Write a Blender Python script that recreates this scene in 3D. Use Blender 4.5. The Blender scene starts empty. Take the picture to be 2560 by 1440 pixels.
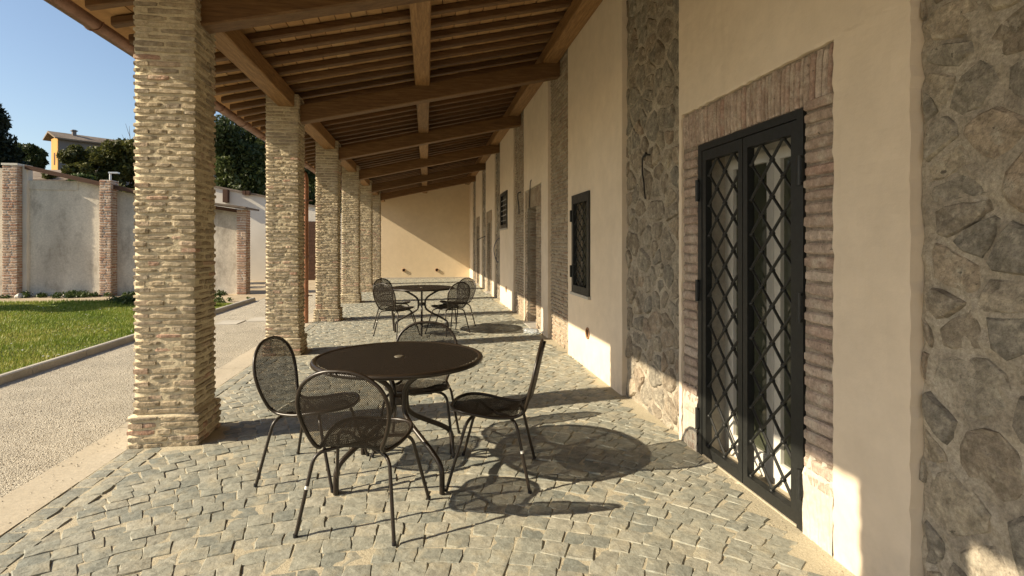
import bpy, math, random
import numpy as np
from mathutils import Vector, Matrix, Euler

random.seed(7)
RNG = np.random.default_rng(11)
R = math.radians
SC = bpy.context.scene
COL = SC.collection

# ------------------------------------------------------------------ camera, sky, sun, exposure
CAM_H = 1.47
cam_d = bpy.data.cameras.new("camera")
cam = bpy.data.objects.new("camera", cam_d)
COL.objects.link(cam)
cam.location = (0, 0, CAM_H)
cam.rotation_euler = (R(90), 0, -R(8.919))
cam_d.sensor_width = 36.0
cam_d.lens = 36.0 * 1370.0 / 2560.0
cam_d.shift_y = -108.0 / 2560.0
cam_d.clip_start = 0.05
cam_d.clip_end = 3000
SC.camera = cam

SUN_EL = math.atan(0.61 / 1.0144)
SUN_FROM = (-0.9845, -0.1755)          # horizontal direction towards the sun
world = bpy.data.worlds.new("World")
SC.world = world
world.use_nodes = True
wn = world.node_tree
wn.nodes.clear()
w_out = wn.nodes.new("ShaderNodeOutputWorld")
w_bg = wn.nodes.new("ShaderNodeBackground")
w_sky = wn.nodes.new("ShaderNodeTexSky")
w_sky.sky_type = 'NISHITA'
w_sky.sun_disc = False
w_sky.sun_elevation = SUN_EL
w_sky.sun_rotation = math.atan2(SUN_FROM[0], SUN_FROM[1])
w_sky.altitude = 50
w_sky.air_density = 1.0
w_sky.dust_density = 1.2
w_sky.ozone_density = 1.2
w_bg.inputs[1].default_value = 0.064
wn.links.new(w_sky.outputs[0], w_bg.inputs[0])
wn.links.new(w_bg.outputs[0], w_out.inputs[0])

sun_d = bpy.data.lights.new("sun", 'SUN')
sun_d.energy = 3.5
sun_d.angle = R(0.5)
sun_d.color = (1.0, 0.85, 0.625)
sun = bpy.data.objects.new("sun", sun_d)
COL.objects.link(sun)
sv = Vector((SUN_FROM[0], SUN_FROM[1], 0)).normalized() * math.cos(SUN_EL) + Vector((0, 0, math.sin(SUN_EL)))
sun.rotation_euler = sv.to_track_quat('Z', 'Y').to_euler()

SC.view_settings.view_transform = 'Standard'
SC.view_settings.look = 'None'
SC.view_settings.gamma = 1
SC.view_settings.use_curve_mapping = False
SC.view_settings.exposure = 1.36
SC.render.engine = 'CYCLES'
SC.cycles.use_denoising = True
SC.cycles.denoising_input_passes = 'RGB_ALBEDO_NORMAL'
SC.cycles.denoising_prefilter = 'NONE'
SC.cycles.max_bounces = 7
SC.cycles.diffuse_bounces = 5
SC.cycles.glossy_bounces = 3
SC.cycles.transparent_max_bounces = 8
SC.cycles.sample_clamp_indirect = 4

# ------------------------------------------------------------------ materials
def s2l(c):
    return tuple((v / 12.92 if v <= 0.04045 else ((v + 0.055) / 1.055) ** 2.4) for v in c)


class NT:
    def __init__(self, name):
        self.m = bpy.data.materials.new(name)
        self.m.use_nodes = True
        self.t = self.m.node_tree
        self.t.nodes.clear()
        self.out = self.n("ShaderNodeOutputMaterial")
        self.p = self.n("ShaderNodeBsdfPrincipled")
        self.l(self.p.outputs[0], self.out.inputs[0])
        self.pos = self.n("ShaderNodeNewGeometry").outputs["Position"]

    def n(self, t, **kw):
        x = self.t.nodes.new(t)
        for k, v in kw.items():
            setattr(x, k, v)
        return x

    def l(self, a, b):
        self.t.links.new(a, b)

    def math(self, op, a, b=None):
        x = self.n("ShaderNodeMath", operation=op)
        for i, v in enumerate((a, b)):
            if v is None:
                continue
            if isinstance(v, (int, float)):
                x.inputs[i].default_value = v
            else:
                self.l(v, x.inputs[i])
        return x.outputs[0]

    def noise(self, scale, detail=4, rough=0.55, vec=None, stretch=None):
        v = vec or self.pos
        if stretch:
            mp = self.n("ShaderNodeMapping")
            mp.inputs["Scale"].default_value = stretch
            self.l(v, mp.inputs[0])
            v = mp.outputs[0]
        x = self.n("ShaderNodeTexNoise")
        x.inputs["Scale"].default_value = scale
        x.inputs["Detail"].default_value = detail
        x.inputs["Roughness"].default_value = rough
        self.l(v, x.inputs["Vector"])
        return x.outputs["Fac"]

    def vor(self, scale, feature='F1', out="Distance", vec=None, rand=1.0):
        x = self.n("ShaderNodeTexVoronoi", feature=feature)
        x.inputs["Scale"].default_value = scale
        x.inputs["Randomness"].default_value = rand
        self.l(vec or self.pos, x.inputs["Vector"])
        return x.outputs[out]

    def rng(self, v, a, b, c=0.0, d=1.0):
        x = self.n("ShaderNodeMapRange")
        x.inputs[1].default_value = a
        x.inputs[2].default_value = b
        x.inputs[3].default_value = c
        x.inputs[4].default_value = d
        self.l(v, x.inputs[0])
        return x.outputs[0]

    def ramp(self, fac, stops, interp='LINEAR'):
        x = self.n("ShaderNodeValToRGB")
        cr = x.color_ramp
        cr.interpolation = interp
        while len(cr.elements) < len(stops):
            cr.elements.new(0.5)
        for e, (p, c) in zip(cr.elements, stops):
            e.position = p
            e.color = (*c, 1)
        self.l(fac, x.inputs[0])
        return x.outputs[0]

    def mix(self, fac, a, b):
        x = self.n("ShaderNodeMix", data_type='RGBA')
        for i, v in ((0, fac), (6, a), (7, b)):
            if isinstance(v, (int, float)):
                x.inputs[i].default_value = v
            elif isinstance(v, tuple):
                x.inputs[i].default_value = (*v, 1)
            else:
                self.l(v, x.inputs[i])
        return x.outputs[2]

    def val(self, col, v):
        x = self.n("ShaderNodeHueSaturation")
        if isinstance(col, tuple):
            x.inputs["Color"].default_value = (*col, 1)
        else:
            self.l(col, x.inputs["Color"])
        self.l(v, x.inputs["Value"])
        return x.outputs[0]

    def rnd(self):
        a = self.n("ShaderNodeAttribute", attribute_name="rnd")
        oi = self.n("ShaderNodeObjectInfo")
        s = self.n("ShaderNodeSeparateColor")
        self.l(oi.outputs["Color"], s.inputs[0])
        return self.math('ADD', a.outputs["Fac"], s.outputs[0])

    def fin(self, col, rough=0.85, spec=0.3, bump=None, metal=0.0):
        if isinstance(col, tuple):
            self.p.inputs["Base Color"].default_value = (*col, 1)
        else:
            self.l(col, self.p.inputs["Base Color"])
        if isinstance(rough, (int, float)):
            self.p.inputs["Roughness"].default_value = rough
        else:
            self.l(rough, self.p.inputs["Roughness"])
        self.p.inputs["Specular IOR Level"].default_value = spec
        self.p.inputs["Metallic"].default_value = metal
        prev = None
        for h, st, dist in (bump or []):
            b = self.n("ShaderNodeBump")
            b.inputs["Strength"].default_value = st
            b.inputs["Distance"].default_value = dist
            self.l(h, b.inputs["Height"])
            if prev is not None:
                self.l(prev, b.inputs["Normal"])
            prev = b.outputs[0]
        if prev is not None:
            self.l(prev, self.p.inputs["Normal"])
        return self.m


def piece_mat(name, stops, lo=0.7, hi=1.25, nscale=30, rough=0.9, bumps=((45, 0.6, 0.006), (160, 0.4, 0.002)), stain=None, interp='LINEAR', grain=None, pit_shade=None):
    k = NT(name)
    c = k.ramp(k.rnd(), stops, interp)
    n1 = k.noise(nscale, 6, 0.65)
    c = k.val(c, k.rng(n1, 0.25, 0.75, lo, hi))
    if stain:
        col, sc, a, b, amt = stain
        f = k.rng(k.noise(sc, 5, 0.6), a, b, 0, amt)
        c = k.mix(f, c, col)
    if grain:
        c = k.val(c, k.rng(k.noise(grain[0], 6, .75), .3, .7, grain[1], grain[2]))
    if pit_shade:  # dark spots put into the colour as pit shade, bump barely shows it
        c = k.mix(k.rng(k.noise(pit_shade[0], 4, .6), pit_shade[1], pit_shade[1] + .06, 0, pit_shade[2]), c, (.06, .05, .04))
    return k.fin(c, rough, 0.25, [(k.noise(s, 5, 0.6), st, d) for s, st, d in bumps])


BRICK = piece_mat("thin_brick", [(0, (.42, .345, .235)), (.2, (.30, .245, .165)), (.38, (.49, .415, .29)), (.52, (.35, .285, .195)), (.66, (.28, .235, .175)),
                                  (.80, (.43, .335, .24)), (.92, (.43, .295, .215)), (1, (.40, .25, .18))],
                  grain=(90, .8, 1.2), pit_shade=(34, .69, .6), nscale=34, lo=.62, hi=1.35, stain=((.56, .49, .37), 15, .50, .70, .55), bumps=((38, .8, .008), (130, .6, .0035)))
MORTAR = None
k = NT("lime_mortar")
MORTAR = k.fin(k.val(k.ramp(k.noise(9, 6), [(.3, (.53, .455, .315)), (.7, (.62, .545, .385))]), k.rng(k.noise(90, 4), .3, .7, .85, 1.12)), .95, .2,
               [(k.noise(28, 5), .7, .012), (k.noise(220, 3), .45, .002)])
OLDBRICK = piece_mat("old_red_brick", [(0, (.37, .285, .225)), (.3, (.45, .36, .29)), (.5, (.35, .26, .205)), (.75, (.50, .41, .335)), (1, (.37, .25, .195))],
                     grain=(70, .7, 1.3), pit_shade=(30, .66, .75), nscale=24, lo=.6, hi=1.3, stain=((.50, .44, .36), 13, .5, .68, .7), bumps=((32, .7, .01), (120, .5, .003)))
PALEBRICK = piece_mat("grey_brown_brick", [(0, (.34, .27, .19)), (.4, (.27, .21, .145)), (.7, (.38, .31, .22)), (1, (.29, .20, .14))],
                      nscale=20, stain=((.46, .40, .30), 7, .45, .7, .7), bumps=((35, .6, .008), (120, .4, .003)))
k = NT("old_wall_mortar")
OLDMORTAR = k.fin(k.val(k.ramp(k.noise(5, 7, .65), [(.28, (.22, .19, .15)), (.5, (.37, .325, .255)), (.72, (.50, .445, .355))]), k.rng(k.noise(60, 6, .75), .3, .7, .6, 1.35)), .95, .2,
                  [(k.noise(12, 6), .8, .03), (k.noise(70, 5, .7), .7, .008)])
k = NT("surround_mortar")
SURMORTAR = k.fin(k.val(k.ramp(k.noise(7, 7, .65), [(.28, (.19, .155, .12)), (.5, (.29, .24, .185)), (.75, (.42, .36, .28))]), k.rng(k.noise(60, 6, .75), .3, .7, .55, 1.35)), .95, .2,
                  [(k.noise(15, 6), .8, .02), (k.noise(80, 5, .7), .7, .006)])
STONE = piece_mat("rubble_stone", [(0, (.215, .18, .135)), (.2, (.29, .245, .185)), (.4, (.205, .188, .155)), (.6, (.315, .28, .22)), (.78, (.28, .22, .16)), (.9, (.37, .32, .24)), (1, (.20, .183, .15))],
                  grain=(55, .62, 1.38), pit_shade=(26, .66, .8), nscale=16, lo=.5, hi=1.45, stain=((.42, .38, .30), 13, .54, .66, .75), bumps=((14, .9, .02), (40, .9, .010), (130, .8, .004)))
k = NT("cream_plaster")
pc_ = k.val(k.ramp(k.noise(.9, 5), [(.3, (.71, .60, .46)), (.7, (.765, .655, .515))]), k.rng(k.noise(5, 7, .65), .3, .7, .93, 1.05))
sx_ = k.n("ShaderNodeSeparateXYZ")
k.l(k.pos, sx_.inputs[0])
splash = k.math('MULTIPLY', k.rng(sx_.outputs[2], .02, .32, 1, 0), k.rng(k.noise(9, 6, .7), .4, .65, 0, .5))
pc_ = k.mix(splash, pc_, (.47, .40, .30))
streak = k.rng(k.noise(2.2, 6, .65, stretch=(3, 3, .35)), .56, .74, 0, .16)
pc_ = k.mix(streak, pc_, (.50, .41, .30))
PLASTER = k.fin(pc_, .9, .25, [(k.noise(4, 4), .25, .02), (k.noise(26, 4, .5, stretch=(1, 1, 1.6)), .18, .006), (k.noise(140, 4), .2, .003)])
k = NT("ochre_plaster")
OCHRE = k.fin(k.val(k.ramp(k.noise(.6, 5), [(.3, (.68, .555, .38)), (.7, (.74, .615, .43))]), k.rng(k.noise(6, 6, .6), .3, .7, .95, 1.03)), .9, .25, [(k.noise(120, 4), .15, .003)])
k = NT("limewash_reveal")
REVEAL = k.fin(k.val(k.ramp(k.noise(4, 6), [(.3, (.47, .43, .355)), (.7, (.60, .55, .46))]), k.rng(k.noise(40, 5), .3, .7, .85, 1.1)), .92, .25, [(k.noise(25, 5), .5, .012)])
COBBLE = piece_mat("basalt_cobble", [(0, (.235, .24, .205)), (.25, (.30, .30, .25)), (.5, (.20, .212, .188)), (.75, (.345, .335, .275)), (1, (.26, .255, .21))],
                   grain=(110, .82, 1.18), nscale=30, lo=.66, hi=1.32, rough=.7, stain=((.42, .38, .275), 8, .50, .72, .65), bumps=((24, .5, .012), (90, .5, .004)))
k = NT("joint_sand")
SAND = k.fin(k.val(k.ramp(k.noise(3, 6), [(.3, (.41, .37, .27)), (.7, (.50, .45, .335))]), k.rng(k.noise(160, 3, .7), .3, .7, .7, 1.2)), .95, .2,
             [(k.noise(60, 5), .6, .008), (k.noise(260, 3), .7, .003)])
k = NT("washed_gravel")
gv = k.vor(135, out="Color")
sg = k.n("ShaderNodeSeparateColor")
k.l(gv, sg.inputs[0])
gd = k.vor(135)
GRAVEL = k.fin(k.val(k.ramp(sg.outputs[0], [(0, (.34, .30, .235)), (.4, (.455, .415, .33)), (.75, (.54, .50, .41)), (1, (.38, .33, .25))]), k.rng(k.noise(2.5, 5), .3, .7, .82, 1.1)), .9, .25,
               [(k.math('SUBTRACT', 1.0, gd), 1.0, .008), (k.noise(38, 4), .5, .012)])
PEBBLE = piece_mat("path_pebble", [(0, (.34, .305, .24)), (.4, (.45, .41, .33)), (.7, (.53, .49, .40)), (1, (.31, .26, .195))], nscale=60, bumps=())
k = NT("travertine_border")
TRAV = k.fin(k.val(k.ramp(k.noise(2.2, 6, vec=None, stretch=(1, .35, 1)), [(.3, (.41, .36, .27)), (.7, (.51, .455, .355))]), k.rng(k.noise(50, 6), .3, .7, .85, 1.1)), .8, .3,
             [(k.noise(90, 4), .4, .003)])
k = NT("kerb_concrete")
KERB = k.fin(k.val(k.ramp(k.noise(3, 6), [(.3, (.40, .375, .32)), (.7, (.50, .47, .40))]), k.rng(k.noise(70, 5), .3, .7, .85, 1.1)), .9, .25, [(k.noise(90, 4), .4, .003)])
k = NT("bare_earth")
EARTH = k.fin(k.val(k.ramp(k.noise(1.3, 7, .65), [(.3, (.34, .27, .18)), (.55, (.43, .355, .25)), (.75, (.50, .43, .32))]), k.rng(k.noise(40, 5), .3, .7, .8, 1.15)), .95, .2, [(k.noise(30, 5), .5, .015)])
k = NT("hill_scrub")
HILL = k.fin(k.val(k.ramp(k.noise(.4, 7, .65), [(.35, (.05, .06, .025)), (.65, (.10, .10, .05))]), k.rng(k.noise(4, 5), .3, .7, .7, 1.2)), .95, .15)
k = NT("lawn_soil")
LAWNBASE = k.fin(k.val(k.ramp(k.noise(1.6, 5), [(.3, (.05, .075, .015)), (.7, (.09, .10, .03))]), k.rng(k.noise(90, 4), .3, .7, .6, 1.3)), .95, .15, [(k.noise(70, 4), .8, .02)])


def wood_mat(name, a, b, c, axis, gl=1.0):
    k = NT(name)
    st = {'x': (.7, 9, 9), 'y': (9, .7, 9)}[axis]
    g1 = k.noise(4.5, 7, .6, stretch=st)
    g2 = k.noise(16, 5, .6, stretch=st)
    col = k.ramp(g1, [(.28, a), (.5, b), (.72, c)])
    col = k.val(col, k.rng(g2, .3, .7, .78 * gl, 1.16 * gl))
    kn = k.rng(k.vor(2.3), 0.0, .085, 1, 0)
    col = k.mix(k.math('MULTIPLY', kn, .75), col, (.035, .018, .008))
    r = k.rnd()
    col = k.val(col, k.rng(r, 0, 1, .82, 1.15))
    return k.fin(col, .62, .35, [(g2, .35, .004), (g1, .25, .006)])


WOODX = wood_mat("rafter_wood", (.10, .05, .018), (.155, .082, .03), (.225, .128, .052), 'x')
JOISTW = wood_mat("joist_wood", (.085, .043, .017), (.125, .065, .026), (.175, .098, .041), 'x')
WOODY = wood_mat("purlin_wood", (.155, .08, .028), (.24, .13, .047), (.33, .19, .075), 'y')
TILE = piece_mat("flat_roof_tile", [(0, (.40, .235, .105)), (.4, (.47, .29, .135)), (.7, (.35, .20, .09)), (1, (.52, .345, .175))], nscale=14, lo=.8, hi=1.15, bumps=((60, .3, .004),))
COPPI = piece_mat("curved_roof_tile", [(0, (.30, .165, .095)), (.5, (.36, .21, .13)), (1, (.24, .13, .08))], nscale=18, bumps=((50, .4, .006),))
k = NT("copper_gutter")
COPPER = k.fin(k.val(k.ramp(k.noise(5, 6), [(.3, (.16, .085, .055)), (.7, (.26, .145, .10))]), k.rng(k.noise(50, 4), .3, .7, .85, 1.1)), k.rng(k.noise(9, 5), .3, .7, .32, .55), .5, metal=.55)
k = NT("copper_downpipe")
COPPERP = k.fin(k.val(k.ramp(k.noise(6, 6, stretch=(1, 1, .3)), [(.3, (.30, .13, .065)), (.7, (.42, .20, .11))]), k.rng(k.noise(40, 4), .3, .7, .85, 1.1)), .38, .5, metal=.5)
k = NT("brown_powder_coat")
BRONZE = k.fin(k.val((.022, .0155, .010), k.rng(k.noise(120, 3), .3, .7, .85, 1.15)), .36, .45, [(k.noise(400, 2), .05, .001)])
k = NT("brown_metal_mesh")
MESHM = k.fin((.019, .014, .0095), .5, .3)
k = NT("black_iron")
IRON = k.fin(k.val((.0135, .0145, .0135), k.rng(k.noise(60, 4), .3, .7, .8, 1.3)), k.rng(k.noise(25, 5), .3, .7, .38, .55), .45, [(k.noise(180, 3), .12, .001)])
k = NT("white_door_frame")
WHITE = k.fin(k.val((.72, .70, .64), k.rng(k.noise(6, 4), .3, .7, .95, 1.03)), .4, .5)
k = NT("dark_door_glass")
GLASS = k.fin(k.val((.055, .06, .04), k.rng(k.noise(3, 4), .3, .7, .8, 1.2)), .06, .6)
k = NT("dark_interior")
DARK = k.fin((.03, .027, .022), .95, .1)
k = NT("terracotta_vent")
VENT = k.fin(k.val((.36, .20, .11), k.rng(k.noise(60, 4), .3, .7, .8, 1.2)), .7, .3)
k = NT("grey_marble_sill")
SILL = k.fin(k.val((.48, .45, .40), k.rng(k.noise(20, 6), .3, .7, .8, 1.1)), .55, .4)
k = NT("black_cable")
CABLE = k.fin((.014, .014, .016), .5, .4)
k = NT("blue_cable")
CABLEB = k.fin((.02, .035, .10), .5, .4)
k = NT("clear_plastic")
k.p.inputs["Transmission Weight"].default_value = .75
k.p.inputs["IOR"].default_value = 1.25
PLASTIC = k.fin((.80, .86, .90), .18, .5)
k = NT("label_sticker")
STICK = k.fin((.75, .75, .72), .4, .4)
k = NT("shed_plaster")
pl_ = k.ramp(k.noise(1.1, 7, .6, stretch=(1, 1, .45)), [(.3, (.43, .39, .325)), (.55, (.62, .57, .48)), (.75, (.72, .665, .56))])
SHEDPL = k.fin(k.mix(k.rng(k.noise(2.4, 7, .7, stretch=(1, 1, .5)), .50, .70, 0, .8), k.val(pl_, k.rng(k.noise(30, 5), .3, .7, .85, 1.1)), (.25, .215, .175)), .95, .2,
               [(k.noise(50, 5), .4, .008)])
k = NT("white_house_plaster")
HWHITE = k.fin(k.val((.66, .62, .54), k.rng(k.noise(.8, 6), .3, .7, .85, 1.08)), .92, .2)
k = NT("orange_house_plaster")
HORANGE = k.fin(k.val((.50, .285, .095), k.rng(k.noise(.5, 6), .3, .7, .85, 1.08)), .92, .2)
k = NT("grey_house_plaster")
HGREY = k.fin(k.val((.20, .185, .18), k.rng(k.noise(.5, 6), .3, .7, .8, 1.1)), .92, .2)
k = NT("far_roof")
HROOF = k.fin(k.val(k.ramp(k.noise(.8, 6), [(.3, (.15, .115, .085)), (.7, (.25, .205, .165))]), k.rng(k.noise(9, 4), .3, .7, .75, 1.2)), .9, .2)
k = NT("dark_timber")
TIMBER = k.fin(k.val((.085, .045, .028), k.rng(k.noise(6, 6, stretch=(.5, 6, 6)), .3, .7, .7, 1.3)), .8, .25)
PIERBRICK = piece_mat("pier_brick", [(0, (.42, .30, .215)), (.35, (.36, .235, .16)), (.6, (.47, .36, .27)), (.85, (.34, .19, .125)), (1, (.38, .25, .17))], nscale=16, bumps=((40, .5, .008),))
k = NT("pier_mortar")
PIERMORTAR = k.fin(k.val((.60, .54, .46), k.rng(k.noise(20, 5), .3, .7, .8, 1.1)), .95, .2, [(k.noise(40, 5), .5, .01)])
k = NT("lamp_post_metal")
GALV = k.fin((.55, .56, .57), .4, .5, metal=.6)
k = NT("bark")
BARK = k.fin(k.val((.10, .075, .05), k.rng(k.noise(12, 6, stretch=(1, 1, .3)), .3, .7, .6, 1.4)), .95, .15, [(k.noise(25, 5), .8, .02)])


def leaf_mat(name, stops):
    k = NT(name)
    c = k.ramp(k.rnd(), stops)
    k.p.inputs["Subsurface Weight"].default_value = 0
    tr = k.n("ShaderNodeBsdfTranslucent")
    k.l(c, tr.inputs[0])
    ms = k.n("ShaderNodeMixShader")
    ms.inputs[0].default_value = .3
    k.fin(c, .5, .3)
    k.l(k.p.outputs[0], ms.inputs[1])
    k.l(tr.outputs[0], ms.inputs[2])
    k.l(ms.outputs[0], k.out.inputs[0])
    return k.m


LEAFOAK = leaf_mat("oak_leaf", [(0, (.028, .042, .013)), (.5, (.055, .075, .022)), (1, (.11, .13, .04))])
LEAFDARK = leaf_mat("cypress_leaf", [(0, (.010, .018, .010)), (1, (.026, .036, .018))])
LEAFROUND = leaf_mat("round_tree_leaf", [(0, (.024, .036, .012)), (1, (.06, .078, .025))])
LEAFBUSH = leaf_mat("bush_leaf", [(0, (.038, .046, .012)), (.6, (.085, .09, .022)), (1, (.15, .145, .035))])
GRASS = leaf_mat("grass_blade", [(0, (.12, .19, .022)), (.45, (.22, .285, .04)), (.75, (.34, .34, .07)), (1, (.46, .42, .16))])
WEED = leaf_mat("weed_leaf", [(0, (.03, .055, .012)), (1, (.08, .11, .03))])

# ------------------------------------------------------------------ builders
class MB:
    def __init__(self):
        self.v, self.f, self.r = [], [], []

    def add(self, verts, faces, rnd=0.0):
        b = len(self.v)
        self.v.extend([tuple(map(float, q)) for q in verts])
        self.f.extend([tuple(i + b for i in q) for q in faces])
        self.r.extend([rnd] * len(verts))

    def box(self, x0, x1, y0, y1, z0, z1, rnd=0.0, m=None):
        vs = [Vector(q) for q in ((x0, y0, z0), (x1, y0, z0), (x1, y1, z0), (x0, y1, z0), (x0, y0, z1), (x1, y0, z1), (x1, y1, z1), (x0, y1, z1))]
        if m is not None:
            vs = [m @ q for q in vs]
        self.add(vs, [(3, 2, 1, 0), (4, 5, 6, 7), (0, 1, 5, 4), (1, 2, 6, 5), (2, 3, 7, 6), (3, 0, 4, 7)], rnd)

    def tube(self, path, r, n=8, closed=False, caps=True, rnd=0.0):
        P = [Vector(q) for q in path]
        N = len(P)
        rad = r if isinstance(r, (list, tuple)) else [r] * N
        T = []
        for i in range(N):
            a = P[(i - 1) % N] if (closed or i > 0) else P[0]
            b = P[(i + 1) % N] if (closed or i < N - 1) else P[-1]
            t = (b - a)
            T.append(t.normalized() if t.length > 1e-9 else Vector((0, 0, 1)))
        up = Vector((0, 0, 1)) if abs(T[0].z) < .9 else Vector((1, 0, 0))
        nrm = (up - T[0] * up.dot(T[0])).normalized()
        vs = []
        for i in range(N):
            nrm = (nrm - T[i] * nrm.dot(T[i]))
            nrm = nrm.normalized() if nrm.length > 1e-6 else T[i].orthogonal().normalized()
            bn = T[i].cross(nrm)
            for j in range(n):
                a = 2 * math.pi * j / n
                vs.append(P[i] + (nrm * math.cos(a) + bn * math.sin(a)) * rad[i])
        fs = []
        for i in range(N if closed else N - 1):
            for j in range(n):
                a, b = i * n + j, i * n + (j + 1) % n
                c, d = ((i + 1) % N) * n + (j + 1) % n, ((i + 1) % N) * n + j
                fs.append((a, b, c, d))
        if caps and not closed:
            fs.append(tuple(reversed(range(n))))
            fs.append(tuple(range((N - 1) * n, N * n)))
        self.add(vs, fs, rnd)

    def lathe(self, prof, cx, cy, n=48, z0=0.0):
        vs, fs = [], []
        for r, z in prof:
            for j in range(n):
                a = 2 * math.pi * j / n
                vs.append((cx + r * math.cos(a), cy + r * math.sin(a), z0 + z))
        for i in range(len(prof) - 1):
            for j in range(n):
                fs.append((i * n + j, i * n + (j + 1) % n, (i + 1) * n + (j + 1) % n, (i + 1) * n + j))
        self.add(vs, fs)

    def mesh(self, name, smooth=False):
        me = bpy.data.meshes.new(name)
        me.from_pydata(self.v, [], self.f)
        at = me.attributes.new("rnd", 'FLOAT', 'POINT')
        at.data.foreach_set("value", np.array(self.r, dtype=np.float32))
        if smooth:
            me.polygons.foreach_set("use_smooth", [True] * len(me.polygons))
        me.update()
        return me

    def build(self, name, mat, parent=None, smooth=False, autosm=None):
        off = wloc(parent) if parent is not None else Vector((0, 0, 0))
        if off.length > 0:
            self.v = [(a - off.x, b - off.y, c - off.z) for a, b, c in self.v]
        me = self.mesh(name, smooth)
        me.materials.append(mat)
        o = bpy.data.objects.new(name, me)
        COL.objects.link(o)
        o.color = (0, 0, 0, 1)
        if parent is not None:
            o.parent = parent
        if autosm:
            me.set_sharp_from_angle(angle=R(autosm))
        return o


def np_obj(name, verts, faces, mat, parent=None, rnd=None, smooth=False):
    """verts n x 3, faces m x k numpy arrays -> one mesh object (fast path)."""
    verts = np.asarray(verts, dtype=np.float32)
    faces = np.asarray(faces, dtype=np.int32)
    if parent is not None:
        w = wloc(parent)
        verts = verts - np.array([w.x, w.y, w.z], dtype=np.float32)
    me = bpy.data.meshes.new(name)
    kk = faces.shape[1]
    me.vertices.add(len(verts))
    me.vertices.foreach_set("co", verts.ravel())
    me.loops.add(faces.size)
    me.loops.foreach_set("vertex_index", faces.ravel())
    me.polygons.add(len(faces))
    me.polygons.foreach_set("loop_start", np.arange(0, faces.size, kk, dtype=np.int32))
    if smooth:
        me.polygons.foreach_set("use_smooth", np.ones(len(faces), dtype=bool))
    if rnd is not None:
        at = me.attributes.new("rnd", 'FLOAT', 'POINT')
        at.data.foreach_set("value", np.asarray(rnd, dtype=np.float32))
    me.update(calc_edges=True)
    me.validate()
    me.materials.append(mat)
    o = bpy.data.objects.new(name, me)
    COL.objects.link(o)
    o.color = (0, 0, 0, 1)
    if parent is not None:
        o.parent = parent
    return o


def wloc(o):
    v = Vector((0, 0, 0))
    while o is not None:
        v += o.location
        o = o.parent
    return v


def thing(name, label, cat, loc=(0, 0, 0), group=None):
    o = bpy.data.objects.new(name, None)
    o.empty_display_size = .1
    COL.objects.link(o)
    o.location = loc
    o["label"] = label
    o["category"] = cat
    o["kind"] = "thing"
    if group:
        o["group"] = group
    return o


def tag(o, label, cat, group=None):
    o["label"] = label
    o["category"] = cat
    o["kind"] = "thing"
    if group:
        o["group"] = group
    return o


def struct(o):
    o["kind"] = "structure"
    return o


def stuff(o):
    o["kind"] = "stuff"
    return o


def catmull(pts, n=6, closed=False):
    P = [Vector(p) for p in pts]
    out = []
    N = len(P)
    rng = range(N if closed else N - 1)
    for i in rng:
        p0 = P[(i - 1) % N] if (closed or i > 0) else P[0] * 2 - P[1]
        p1, p2 = P[i], P[(i + 1) % N]
        p3 = P[(i + 2) % N] if (closed or i + 2 < N) else P[-1] * 2 - P[-2]
        for s in range(n):
            t = s / n
            out.append(.5 * ((2 * p1) + (p2 - p0) * t + (2 * p0 - 5 * p1 + 4 * p2 - p3) * t * t + (3 * p1 - p0 - 3 * p2 + p3) * t ** 3))
    if not closed:
        out.append(P[-1])
    return out


# ---- unit brick variants: length on x (-.5...5), depth on y (front at -.5), height on z
def brick_unit(seed, rough=1.0):
    r = random.Random(seed)
    sec = [(.5, -.46), (-.41, -.5), (-.5, -.34), (-.5, .33), (-.42, .5), (.5, .46)]
    xs = [-.5, -.3, .02, .3, .5]
    vs, fs = [], []
    for i, x in enumerate(xs):
        end = i in (0, 4)
        dz0 = r.uniform(-.09, .09) * rough
        for j, (y, z) in enumerate(sec):
            jx = r.uniform(-.03, .03) * rough
            jy = r.uniform(-.035, .04) * rough if y < 0 else 0
            jz = (r.uniform(-.06, .06) * rough + dz0 * .8) if y < 0 else 0
            if end and y < 0:
                jy += .045
                jz -= z * .14
            vs.append((x + jx, y + jy, z + jz))
    for i in range(4):
        for j in range(5):
            a = i * 6 + j
            fs.append((a, a + 6, a + 7, a + 1))
    fs.append(tuple(range(0, 6)))
    fs.append(tuple(reversed(range(24, 30))))
    return vs, fs


BV = [brick_unit(100 + i, .6) for i in range(16)]
BC = [brick_unit(300 + i, .38) for i in range(12)]
def unit_meshes(variants, mat, name):
    out = []
    for vs, fs in variants:
        b = MB()
        b.add(vs, fs)
        me = b.mesh(name)
        me.materials.append(mat)
        out.append(me)
    return out


def place(mesh, name, parent, M, rnd):
    o = bpy.data.objects.new(name, mesh)
    w = wloc(parent)
    M = M.copy()
    M.translation = M.translation - w
    o.matrix_local = M
    o.parent = parent
    o.color = (rnd, 0, 0, 1)
    COL.objects.link(o)
    return o


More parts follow.
